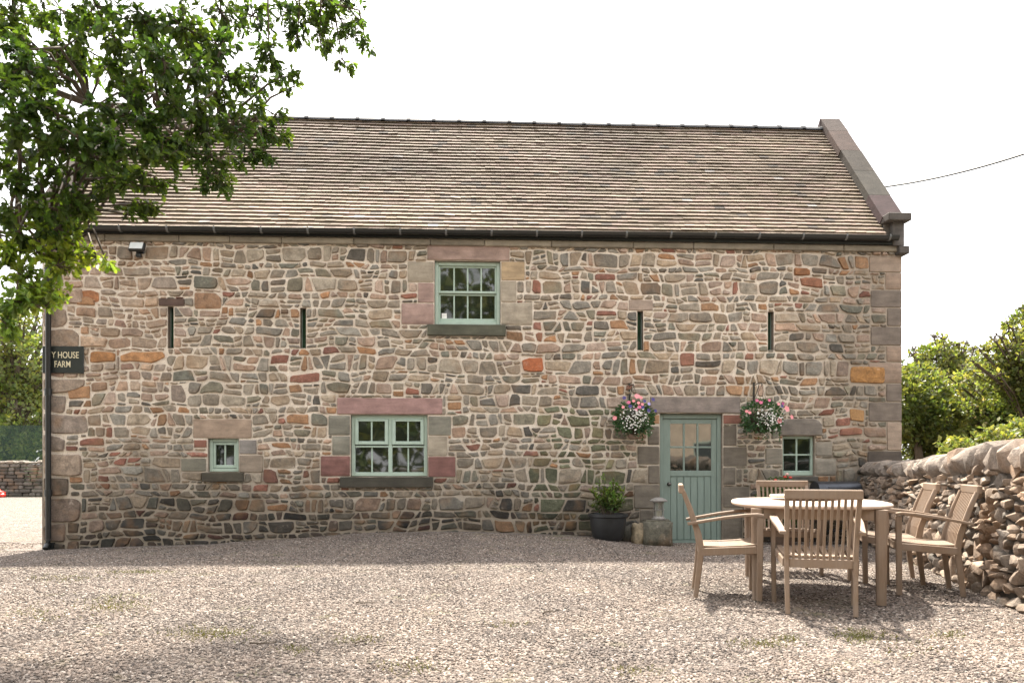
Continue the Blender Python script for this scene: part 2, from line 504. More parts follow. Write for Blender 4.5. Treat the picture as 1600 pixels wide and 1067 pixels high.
GREY, WARM, PINK, GREEN = (.265, .235, .19), (.35, .285, .21), (.37, .27, .205), (.215, .20, .15)
ORG, RED, DRK = (.36, .205, .11), (.26, .12, .085), (.12, .108, .09)
def wall_stones():
    global rub
    rub = []
    st = []     # (x0,z0,x1,z1,colour,dressed)
    def D(u0, v0, u1, v1, c, dr=1): st.append((*prect(u0, v0, u1, v1), c, dr))
    PK = (.34, .235, .20); BG = (.36, .31, .24); YL = (.42, .31, .19); DR = (.21, .105, .09); GG = (.215, .205, .165)
    DG = (.17, .145, .115)
    for a in [(637,409,678,441,BG),(653,442,678,473,PK),(627,474,678,507,PK),(783,409,820,438,YL),(783,439,807,472,BG),(783,473,832,508,BG),
              (513,649,547,680,GG),(519,681,547,711,GG),(501,712,547,744,DR),(669,650,705,680,GG),(669,681,699,712,BG),(669,713,712,745,DR),
              (374,687,401,709,(.24,.22,.2)),(374,711,411,738,(.27,.22,.17)),(283,716,322,736,(.19,.18,.14)),(303,687,323,699,RED),
              (1014,648,1030,662,ORG),(1012,665,1030,695,DG),(996,697,1030,725,DG),(1013,727,1030,755,DG),(991,757,1030,794,DG),(1000,796,1030,845,DG),
              (1130,648,1160,662,RED),(1130,665,1151,696,DG),(1130,698,1167,728,DG),(1130,730,1149,757,DG),(1130,760,1171,792,DG),(1130,795,1160,845,DG),
              (1274,690,1300,712,GREY),(1274,716,1306,742,GREY),(1196,700,1222,725,GREY)]: D(*a)
    for a in [(813,553,851,580,(.40,.13,.055)),(423,553,453,569,RED),(452,584,501,600,RED),(1250,433,1287,450,(.26,.12,.07)),(1241,419,1268,433,(.28,.13,.06)),
              (1311,669,1350,684,RED),(1305,655,1330,668,RED),(930,487,962,496,RED),(1062,549,1086,572,RED),(613,610,632,620,ORG),(697,628,722,642,ORG),
              (105,602,142,623,ORG),(140,548,182,567,(.38,.19,.08)),(187,548,258,568,(.42,.22,.10)),(104,453,156,474,(.38,.17,.08)),(303,457,345,484,(.34,.21,.13)),
              (118,462,150,480,ORG),(125,682,165,696,(.22,.10,.07)),(265,600,292,630,(.26,.21,.17)),(755,609,760,612,GREY),
              (1326,571,1384,600,(.33,.17,.06)),(1326,640,1352,662,(.37,.21,.09)),(1060,382,1100,396,ORG),(700,436,745,440,GREY)][:22]: D(*a, 0)
    # quoins, right
    v = 400; k = 0
    for hgt in (26, 27, 28, 29, 30, 26, 33, 29, 31, 45, 40, 42, 40, 30):
        wd = (52, 26)[k % 2] + R.uniform(-4, 5)
        c = R.choice([(.27,.20,.15), (.31,.24,.185), (.20,.165,.13), (.30,.185,.135), (.17,.14,.115)])
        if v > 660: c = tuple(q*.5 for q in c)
        D(1409-wd, v+.7, 1409, v+hgt-.7, c); v += hgt; k += 1
    # quoins, left
    v = 385; k = 0
    for hgt in (30, 34, 28, 36, 30, 44, 26, 30, 33, 30, 38, 32, 40, 30):
        wd = (62, 34)[k % 2] + R.uniform(-5, 12)
        c = R.choice([(.34,.24,.185), (.30,.235,.18), (.36,.27,.21), (.27,.22,.18)])
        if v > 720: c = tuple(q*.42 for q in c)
        D(66.5, v+.7, 66+wd, v+hgt-.7, c, 0); v += hgt; k += 1
    # remaining area: roughly coursed rubble; joints are shared so that neighbours fit each other
    fixed = [s_[:4] for s_ in st]+list(OPEN.values())+list(EXTRA)
    def colour(mx, mz, area):
        t = R.random()
        if t < .36: c = GREY
        elif t < .60: c = WARM
        elif t < .75: c = PINK
        elif t < .86: c = GREEN
        elif t < .91: c = ORG
        elif t < .94: c = RED
        else: c = DRK
        k = R.uniform(.72, 1.22)
        if mz < 1.0: k *= 1.0+.14*sstep(1.8, 3.0, mz)*(1-sstep(2.5, 5.5, abs(mx)))
        k *= .15+.85*sstep(-.1, 1.5, mz+R.uniform(-.3, .3))      # algae plus painted-in shade darken the lower courses
        if mx > 4.7: k *= lerp(1, .8, sstep(4.7, 6.2, mx+R.uniform(-.5, .5)))
        if .9 < mx < 2.4 and mz < 2.0 and R.random() < .6: c = (.165, .165, .10)
        if mx < -4.6 and mz > 2.2: c = tuple(lerp(a_, b_, .5) for a_, b_ in zip(c, (.42, .30, .22)))
        k2 = R.uniform(.94, 1.06)
        return (c[0]*k*k2, c[1]*k, c[2]*k/k2)
    def emit(q):
        w_ = max(p[0] for p in q)-min(p[0] for p in q); h_ = max(p[1] for p in q)-min(p[1] for p in q)
        if w_ < .04 or h_ < .03: return
        mx = sum(p[0] for p in q)/4; mz = sum(p[1] for p in q)/4
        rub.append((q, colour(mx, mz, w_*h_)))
    def mixp(p, q, t): return (lerp(p[0], q[0], t), lerp(p[1], q[1], t))
    def quad(q, lvl):      # q: bl, br, tr, tl
        w_ = (q[1][0]-q[0][0]+q[2][0]-q[3][0])/2; h_ = (q[3][1]-q[0][1]+q[2][1]-q[1][1])/2
        t = R.random()
        if lvl < 2 and h_ > .13 and (t < .36 or h_ > .27):
            f1, f2 = R.uniform(.3, .7), 0; f2 = max(.18, min(.82, f1+R.uniform(-.22, .22)))
            l, r = mixp(q[0], q[3], f1), mixp(q[1], q[2], f2)
            quad([q[0], q[1], r, l], lvl+1); quad([l, r, q[2], q[3]], lvl+1)
        elif w_ > .20 and (w_/h_ > 3.4 or (t > .86 and lvl < 3) or w_ > .46):
            f1 = R.uniform(.3, .7); f2 = f1+R.uniform(-.10, .10)
            l, r = mixp(q[0], q[1], f1), mixp(q[3], q[2], f2)
            quad([q[0], l, r, q[3]], lvl+1); quad([l, q[1], q[2], r], lvl+1)
        else: emit(q)
    def run(a, b, z0, z1, hard=False):
        x = a; sl = 0.0
        while x < b-.001:
            h_ = z1-z0
            wd = R.uniform(.10, .40) if h_ > .12 else R.uniform(.08, .30)
            if R.random() < .16: wd = R.uniform(.07, .13)
            if x+wd > b-.09: wd = b-x
            s2 = 0.0 if x+wd >= b-.001 else R.gauss(0, .022)
            s2 = max(-.05, min(.05, s2))
            quad([(x+sl, z0), (x+wd+s2, z0), (x+wd-s2, z1), (x-sl, z1)], 0)
            x += wd; sl = s2
    z = ZB
    while z < ZT-.03:
        h = R.choice([R.uniform(.08, .12), R.uniform(.12, .17), R.uniform(.14, .20), R.uniform(.18, .24)])
        z1 = min(z+h, ZT)
        if ZT-z1 < .07: z1 = ZT
        ov = [f for f in fixed if f[1] < z1-.004 and f[3] > z+.004]
        xs = sorted(set([XL, XR]+[min(max(q, XL), XR) for f in ov for q in (f[0], f[2])]))
        runs = []
        for a, b in zip(xs, xs[1:]):
            if b-a < .004: continue
            cov = sorted([(max(z, f[1]), min(z1, f[3])) for f in ov if f[0] < (a+b)/2 < f[2]])
            free = []; c0_ = z
            for (p, q) in cov:
                if p-c0_ > .03: free.append((c0_, p))
                c0_ = max(c0_, q)
            if z1-c0_ > .03: free.append((c0_, z1))
            if runs and runs[-1][2] == free and abs(runs[-1][1]-a) < .01: runs[-1][1] = b
            else: runs.append([a, b, free])
        for (a, b, free) in runs:
            for (p, q) in free: run(a, b, p, q)
        z = z1
    return st

SILLS = {}
EXTRA = []
DRESSED = {   # lintels and sills: (rect, colour, protrusion)
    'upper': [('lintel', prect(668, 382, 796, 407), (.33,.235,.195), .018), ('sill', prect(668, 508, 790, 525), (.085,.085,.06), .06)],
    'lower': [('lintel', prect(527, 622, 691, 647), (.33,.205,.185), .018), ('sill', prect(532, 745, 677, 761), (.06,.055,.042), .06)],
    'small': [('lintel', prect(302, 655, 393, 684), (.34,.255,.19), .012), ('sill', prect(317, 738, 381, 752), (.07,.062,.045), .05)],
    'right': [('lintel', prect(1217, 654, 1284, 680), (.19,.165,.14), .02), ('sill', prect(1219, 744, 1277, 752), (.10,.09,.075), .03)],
    'door': [('lintel', prect(1016, 620, 1156, 645), (.24,.20,.175), .018)],
    's1': [('lintel', prect(249, 467, 288, 478), (.11,.07,.055), .02)],
    's2': [], 's3': [('lintel', prect(983, 469, 1020, 485), (.32,.25,.2), .01)], 's4': []}
for k, l in DRESSED.items():
    for e in l: EXTRA.append(e[1])

def stone_piece(m, x0, z0, x1, z1, c, dressed, y0=0.0, wob=None, mat=1, quad=None):
    if quad:
        xs_ = [p[0] for p in quad]; zs_ = [p[1] for p in quad]
        x0, x1, z0, z1 = min(xs_), max(xs_), min(zs_), max(zs_)
    w_, h_ = x1-x0, z1-z0
    if dressed:
        g = .004
        pts = [(x0+g, z0+g), (x1-g, z0+g), (x1-g, z1-g), (x0+g, z1-g)]
        prot = R.uniform(.006, .014)
    else:
        g = R.uniform(.0075, .012)
        q4 = quad or [(x0, z0), (x1, z0), (x1, z1), (x0, z1)]
        gx_ = min(g, w_*.2); gz_ = min(g, h_*.2)
        sg = ((1, 1), (-1, 1), (-1, -1), (1, -1))
        jx, jz = min(.016, w_*.08), min(.013, h_*.10)
        pts = [(p[0]+sx*(gx_+R.uniform(0, jx)), p[1]+sz*(gz_+R.uniform(0, jz))) for p, (sx, sz) in zip(q4, sg)]
        if R.random() < .62 and h_ > .055 and w_ > .08:       # corners knocked off
            for k in sorted(R.sample(range(4), R.choice([1, 1, 2])), reverse=True):
                n0 = len(pts); P0 = pts[k]; Pn = pts[(k+1) % n0]; Pp = pts[(k-1) % n0]
                a, b = R.uniform(.12, .5), R.uniform(.12, .5)
                if abs(Pn[0]-P0[0]) > abs(Pn[1]-P0[1]): a *= .7
                else: b *= .7
                q1 = (lerp(P0[0], Pp[0], b), lerp(P0[1], Pp[1], b)); q2 = (lerp(P0[0], Pn[0], a), lerp(P0[1], Pn[1], a))
                pts = pts[:k]+[q1, q2]+pts[k+1:]
        prot = R.uniform(.006, .034)
    # subdivide and round
    def chaikin(p, t):
        o = []
        for a, b in zip(p, p[1:]+p[:1]):
            o.append((lerp(a[0], b[0], t), lerp(a[1], b[1], t))); o.append((lerp(a[0], b[0], 1-t), lerp(a[1], b[1], 1-t)))
        return o
    if dressed: pts = chaikin(pts, .03)
    else:
        pts = chaikin(pts, R.uniform(.04, .13)); pts = chaikin(pts, .18)
        cx_, cz_ = (x0+x1)/2, (z0+z1)/2
        sd_ = R.uniform(0, 90)
        q = []
        for (px, pz) in pts:
            n_ = noise.noise(Vector((px*30, pz*30, sd_)))*.013
            q.append((px+n_*(1 if px > cx_ else -1)*.7, pz+n_*.8*(1 if pz > cz_ else -1)))
        pts = q
    if wob: pts = [wob(px, pz) for px, pz in pts]
    cx_ = sum(p[0] for p in pts)/len(pts); cz_ = sum(p[1] for p in pts)/len(pts)
    n = len(pts); b = min(w_, h_)
    ins = min(.006 if dressed else .013, b*.2)
    kx, kz = max(.3, 1-2*ins/w_), max(.3, 1-2*ins/h_)
    tx, tz = (0, 0) if dressed else (R.uniform(-.05, .05), R.uniform(-.09, .09))
    vs = []
    for px, pz in pts: vs.append((px, y0+.02, pz))
    for px, pz in pts: vs.append((px, y0-prot*.35, pz))
    for px, pz in pts: vs.append((cx_+(px-cx_)*kx, y0-prot-tx*(px-cx_)-tz*(pz-cz_), cz_+(pz-cz_)*kz))
    kk = .55
    for px, pz in pts:
        nn = noise.noise(Vector((px*9, pz*9, 5)))*(.001 if dressed else .007)
        vs.append((cx_+(px-cx_)*kx*kk, y0-prot*1.05+nn-tx*(px-cx_)*kk-tz*(pz-cz_)*kk, cz_+(pz-cz_)*kz*kk))
    vs.append((cx_, y0-prot*1.1, cz_))
    fs = []
    for r in range(3):
        for i in range(n):
            i2 = (i+1) % n; fs.append((r*n+i, r*n+i2, (r+1)*n+i2, (r+1)*n+i))
    for i in range(n): fs.append((3*n+i, 3*n+(i+1) % n, 4*n))
    m.add(vs, fs, mat, c)

def wobble(x, z):
    # keep dressed edges and openings straight: fade the warp near them
    d = 1.0
    for (a, b, c, e) in FIXED:
        dx = max(a-x, 0, x-c); dz = max(b-z, 0, z-e)
        d = min(d, sqrt(dx*dx+dz*dz)/.25)
    d = min(d, (x-XL)/.3, (XR-x)/.3, 1)
    d = max(0.0, min(1.0, d))
    return (x+(noise.noise(Vector((x*1.1, z*1.1, 20)))*.03+noise.noise(Vector((x*4, z*4, 25)))*.025)*d, z+(noise.noise(Vector((x*.7, z*.9, 40)))*.065+noise.noise(Vector((x*3.4, z*3.4, 60)))*.036)*d)

def build_front_wall():
    m = MB()
    st = wall_stones()
    global FIXED
    FIXED = list(OPEN.values())+EXTRA+[s[:4] for s in st if s[5]]
    # mortar face with openings cut out
    xs = sorted(set([XL, XR]+[q for r in OPEN.values() for q in (r[0], r[2])]))
    zs = sorted(set([ZB, ZT+.1]+[q for r in OPEN.values() for q in (max(r[1], ZB), r[3])]))
    def inside(x, z): return any(r[0] < x < r[2] and r[1] < z < r[3] for r in OPEN.values())
    for a, b in zip(xs, xs[1:]):
        for c, e in zip(zs, zs[1:]):
            if inside((a+b)/2, (c+e)/2): continue
            m.add([(a,.006,c),(b,.006,c),(b,.006,e),(a,.006,e)], [(0,1,2,3)], 0)
            m.add([(a,.5,c),(b,.5,c),(b,.5,e),(a,.5,e)], [(3,2,1,0)], 0)
    for r in OPEN.values():
        x0, z0, x1, z1 = r; z0 = max(z0, ZB)
        m.add([(x0,0,z0),(x1,0,z0),(x1,0,z1),(x0,0,z1),(x0,.5,z0),(x1,.5,z0),(x1,.5,z1),(x0,.5,z1)],
              [(0,4,5,1),(1,5,6,2),(2,6,7,3),(3,7,4,0)], 2, (.27,.22,.175))
    m.add([(XL,0,ZB),(XL,.5,ZB),(XL,.5,ZT+.1),(XL,0,ZT+.1)], [(0,3,2,1)], 0)
    for s in st:
        stone_piece(m, *s[:5], s[5], wob=None if s[5] else wobble, mat=2 if s[5] else 1)
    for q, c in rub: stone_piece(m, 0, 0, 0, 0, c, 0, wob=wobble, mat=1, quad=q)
    # quoin ends return round the right and left corners
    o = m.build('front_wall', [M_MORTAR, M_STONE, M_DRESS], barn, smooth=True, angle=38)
    return o
build_front_wall()

def dressed_block(x0, z0, x1, z1, c, prot, depth=.06, bev=.008, rounded=False):
    m = MB()
    nx = max(2, int((x1-x0)/.05)); nz = 3
    # slightly uneven face
    vs = []; fs = []
    def P_(i, j, y, e=0):
        x = lerp(x0+e, x1-e, i/nx); z = lerp(z0+e, z1-e, j/nz)
        if rounded:
            z += -(abs(2*i/nx-1)**6)*(z1-z0)*.35*(j/nz)
        return (x+noise.noise(Vector((x*7, z*7, y)))*.004, y+noise.noise(Vector((x*6, z*9, 1)))*.006*(1 if y < 0 else 0), z+noise.noise(Vector((x*4, j, 8)))*.006)
    n1 = nx+1
    for j in range(nz+1):
        for i in range(nx+1): vs.append(P_(i, j, -prot, bev))
    for j in range(nz):
        for i in range(nx): fs.append((j*n1+i, j*n1+i+1, (j+1)*n1+i+1, (j+1)*n1+i))
    # rim
    rim = [(i, 0) for i in range(nx)]+[(nx, j) for j in range(nz)]+[(nx-i, nz) for i in range(nx)]+[(0, nz-j) for j in range(nz)]
    o1 = len(vs); vs += [P_(i, j, -prot+bev) for i, j in rim]
    o2 = len(vs); vs += [P_(i, j, depth) for i, j in rim]
    n = len(rim)
    for k in range(n):
        k2 = (k+1) % n
        a = rim[k][1]*n1+rim[k][0]; b = rim[k2][1]*n1+rim[k2][0]
        fs.append((a, o1+k, o1+k2, b)); fs.append((o1+k, o2+k, o2+k2, o1+k2))
    m.add(vs, fs, 0, c)
    return m

def bars(m, lst):
    for (x0, x1, z0, z1, y0, y1) in lst: m.box((x0, y0, z0), (x1, y1, z1), bev=.004)
def window(key, label, make):
    x0, z0, x1, z1 = OPEN[key]
    f = MB(); g = MB()
    make(f, g, x0, z0, x1, z1)
    fo = f.build('window', M_PAINT, barn); fo['label'] = label
    g.build('glazing', M_GLASS, fo)
    return fo
def panes(f, x0, z0, x1, z1, nx, nz, y0, y1, bar=.024):
    for i in range(1, nx):
        x = lerp(x0, x1, i/nx); f.box((x-bar/2, y0, z0), (x+bar/2, y1, z1), bev=.004)
    for j in range(1, nz):
        z = lerp(z0, z1, j/nz); f.box((x0, y0+.002, z-bar/2), (x1, y1-.002, z+bar/2), bev=.004)
def border(f, x0, z0, x1, z1, w_, y0, y1, wb=None, wt=None):
    wb = wb or w_; wt = wt or w_
    f.box((x0, y0, z0), (x0+w_, y1, z1), bev=.005); f.box((x1-w_, y0, z0), (x1, y1, z1), bev=.005)
    f.box((x0+w_, y0+.001, z1-wt), (x1-w_, y1-.001, z1), bev=.005); f.box((x0+w_, y0+.001, z0), (x1-w_, y1-.001, z0+wb), bev=.005)
def mk_sash(f, g, x0, z0, x1, z1):
    e = .003
    border(f, x0+e, z0+e, x1-e, z1-e, .055, .055, .16, wb=.05, wt=.055)
    a0, a1 = x0+.058, x1-.058; b0, b1 = z0+.053, z1-.058; mid = (b0+b1)/2+.03
    border(f, a0, mid-.018, a1, b1, .028, .085, .115, wb=.036)          # upper sash
    panes(f, a0+.028, mid+.018, a1-.028, b1-.028, 4, 1, .088, .112)
    border(f, a0, b0, a1, mid-.020, .028, .118, .15, wb=.06)           # lower sash behind
    panes(f, a0+.028, b0+.06, a1-.028, mid-.048, 4, 1, .121, .147)
    g.box((a0+.01, .100, mid), (a1-.01, .104, b1-.01)); g.box((a0+.01, .134, b0+.02), (a1-.01, .138, mid-.03))
def mk_case(f, g, x0, z0, x1, z1):
    e = .003; cx = (x0+x1)/2+.01
    border(f, x0+e, z0+e, x1-e, z1-e, .055, .055, .15, wb=.06, wt=.06)
    f.box((cx-.03, .056, z0+.06), (cx+.03, .149, z1-.06), bev=.005)
    mid = lerp(z0, z1, .485)
    for (a0, a1) in ((x0+.06, cx-.032), (cx+.032, x1-.06)):
        f.box((a0, .058, mid-.014), (a1, .145, mid+.016), bev=.004)
        border(f, a0, mid+.03, a1, z1-.064, .05, .035, .08, wb=.052, wt=.035)
        panes(f, a0+.05, mid+.082, a1-.05, z1-.1, 2, 1, .045, .075)
        panes(f, a0, z0+.066, a1, mid-.014, 2, 1, .085, .12)
        g.box((a0+.03, .058, mid+.05), (a1-.03, .062, z1-.08)); g.box((a0-.01, .1, z0+.05), (a1+.01, .104, mid-.005))
def mk_small(f, g, x0, z0, x1, z1):
    e = .003
    border(f, x0+e, z0+e, x1-e, z1-e, .05, .055, .14, wb=.045, wt=.05)
    border(f, x0+.055, z0+.055, x1-.055, z1-.06, .035, .07, .12, wb=.05)
    panes(f, x0+.09, z0+.1, x1-.09, z1-.095, 2, 1, .08, .115)
    g.box((x0+.07, .097, z0+.07), (x1-.07, .101, z1-.07))
def mk_right(f, g, x0, z0, x1, z1):
    e = .003
    border(f, x0+e, z0+e, x1-e, z1-e, .035, .06, .14, wb=.075, wt=.04)
    panes(f, x0+.038, z0+.078, x1-.038, z1-.043, 2, 2, .08, .12, .026)
    g.box((x0+.02, .1, z0+.05), (x1-.02, .104, z1-.02))
W = {}
W['upper'] = window('upper', 'upper sash window with eight panes between dressed blocks', mk_sash)
W['lower'] = window('lower', 'wide ground floor casement window with two small top lights', mk_case)
W['small'] = window('small', 'tiny two pane window near the left end', mk_small)
W['right'] = window('right', 'four pane window right of the door', mk_right)
for k in ('s1', 's2', 's3', 's4'):
    x0, z0, x1, z1 = OPEN[k]
    s = MB(); s.box((x0-.02, .13, z0-.02), (x1+.02, .15, z1+.02))
    W[k] = s.build('slit_window', M_SLIT, barn)
    f = MB(); f.box((x0+.002, .10, z0+.002), (x0+.014, .129, z1-.002)); f.box((x1-.014, .10, z0+.002), (x1-.002, .129, z1-.002))
    f.build('frame', M_PAINT2, W[k])
# white sticker inside the upper window
st_ = MB(); a = Wp(690, 497, .1); b = Wp(698, 489, .1); st_.box((a.x, .129, a.z), (b.x, .132, b.z))
st_.build('sticker', m_plain('white_card', (.8, .8, .78), .6), W['upper'])

# door
def build_door():
    x0, z0, x1, z1 = OPEN['door']; zb = ground((x0+x1)/2, 0)+.005
    f = MB()
    f.box((x0+.003, .06, zb), (x0+.065, .16, z1-.003), bev=.006)
    f.box((x1-.065, .06, zb), (x1-.003, .16, z1-.003), bev=.006)
    f.box((x0+.065, .061, z1-.075), (x1-.065, .159, z1-.003), bev=.006)
    f.box((x0+.003, .04, zb-.12), (x1-.003, .2, zb+.03))
    dl = MB()
    a0, a1, b0, b1 = x0+.068, x1-.068, zb+.035, z1-.078
    gx0, gz0, gx1, gz1 = prect(1047, 662, 1111, 735, .1)
    dl.box((a0, .085, b0), (gx0, .125, b1), bev=.004); dl.box((gx1, .085, b0), (a1, .125, b1), bev=.004)
    dl.box((gx0, .086, gz1), (gx1, .124, b1), bev=.004); dl.box((gx0, .086, gz0-.09), (gx1, .124, gz0), bev=.004)
    nb = 6; lx0, lx1 = gx0-.0, gx1+.0
    for i in range(nb):
        p, q = lerp(lx0, lx1, i/nb), lerp(lx0, lx1, (i+1)/nb)
        dl.box((p+.003, .097, b0), (q-.003, .121, gz0-.09), bev=.009)
    dl.box((lx0, .115, b0), (lx1, .124, gz0-.09))
    panes(dl, gx0, gz0, gx1, gz1, 3, 2, .088, .118, .03)
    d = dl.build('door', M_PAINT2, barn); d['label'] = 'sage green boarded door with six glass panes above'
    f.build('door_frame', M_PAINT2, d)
    g = MB(); g.box((gx0-.01, .1, gz0-.01), (gx1+.01, .104, gz1+.01)); g.build('glazing', M_GLASS, d)
    h = MB(); kp = Wp(1045, 756, .085)
    prof = [(0.0, .07), (.02, .068), (.028, .055), (.026, .04), (.012, .03), (.011, .012), (.028, .008), (.03, 0)]
    n = 14; vs = []; fs = []
    for (r, t) in prof:
        for k in range(n): vs.append((kp.x+r*cos(2*pi*k/n), .085-t, kp.z+r*sin(2*pi*k/n)))
    for i in range(len(prof)-1):
        for k in range(n): fs.append((i*n+k, i*n+(k+1) % n, (i+1)*n+(k+1) % n, (i+1)*n+k))
    h.add(vs, fs); h.build('handle', m_plain('dark_metal_knob', (.12, .11, .1), .25, metal=.9), d, smooth=True)
    return d
W['door'] = build_door()
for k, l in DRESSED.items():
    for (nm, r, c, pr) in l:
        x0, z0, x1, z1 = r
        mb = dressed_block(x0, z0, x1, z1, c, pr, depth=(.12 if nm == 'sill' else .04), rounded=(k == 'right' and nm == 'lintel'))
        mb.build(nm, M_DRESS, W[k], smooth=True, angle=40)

# side, back walls and gables
def build_shell():
    m = MB()
    def gable(x, sgn):
        pts = [(x, 0, ZB), (x, BACK, ZB), (x, BACK, ZT), (x, RY, RZ-.05), (x, 0, ZT)]
        m.add(pts, [tuple(range(5)) if sgn > 0 else tuple(range(4, -1, -1))], 0)
        xi = x-sgn*.31
        m.add([(xi, p[1], p[2]) for p in pts], [tuple(range(5)) if sgn < 0 else tuple(range(4, -1, -1))], 0)
    for name, x, sgn in (('gable_wall', XR, 1), ('gable_wall', XL, -1)):
        m = MB(); gable(x, sgn)
        # rubble on the gable face
        z = ZB
        rs = random.Random(11+sgn)
        while z < RZ-.2:
            h = rs.uniform(.09, .2); y = .0
            ylo = 0 if z < ZT else (z-ZT)/(RZ-ZT)*RY
            y = ylo+.04; yhi = BACK-ylo-.04
            while y < yhi-.1:
                wd = min(rs.uniform(.14, .42), yhi-y); c = rs.choice([GREY, WARM, PINK, WARM, ORG]); k = rs.uniform(.6, 1.0)
                pr = rs.uniform(.004, .02)
                m.box((x-.02*sgn if sgn > 0 else x-pr, y+.01, z+.01), (x+pr if sgn > 0 else x+.02, y+wd-.01, z+h-.01), 1, tuple(q*k for q in c), bev=.015)
                y += wd
            z += h
        m.build(name, [M_MORTAR, M_STONE], barn)
    m = MB(); m.add([(XL, BACK, ZB), (XR, BACK, ZB), (XR, BACK, ZT), (XL, BACK, ZT)], [(3, 2, 1, 0)], 0)
    m.add([(XL, BACK-.3, ZB), (XR, BACK-.3, ZB), (XR, BACK-.3, ZT), (XL, BACK-.3, ZT)], [(0, 1, 2, 3)], 0)
    m.build('back_wall', M_MORTAR, barn)
    # smooth eaves course under the gutter
    e = MB()
    x = XL+.01
    while x < XR-.05:
        L = min(R.uniform(.7, 1.3), XR-.01-x); k = R.uniform(.8, 1.1)
        e.box((x, -.055, ZT-.02), (x+L-.006, .05, ZT+.075+R.uniform(-.004, .004)), 0, (.27*k, .235*k, .18*k), bev=.012); x += L
    e.build('eaves_course', M_DRESS, barn)
build_shell()

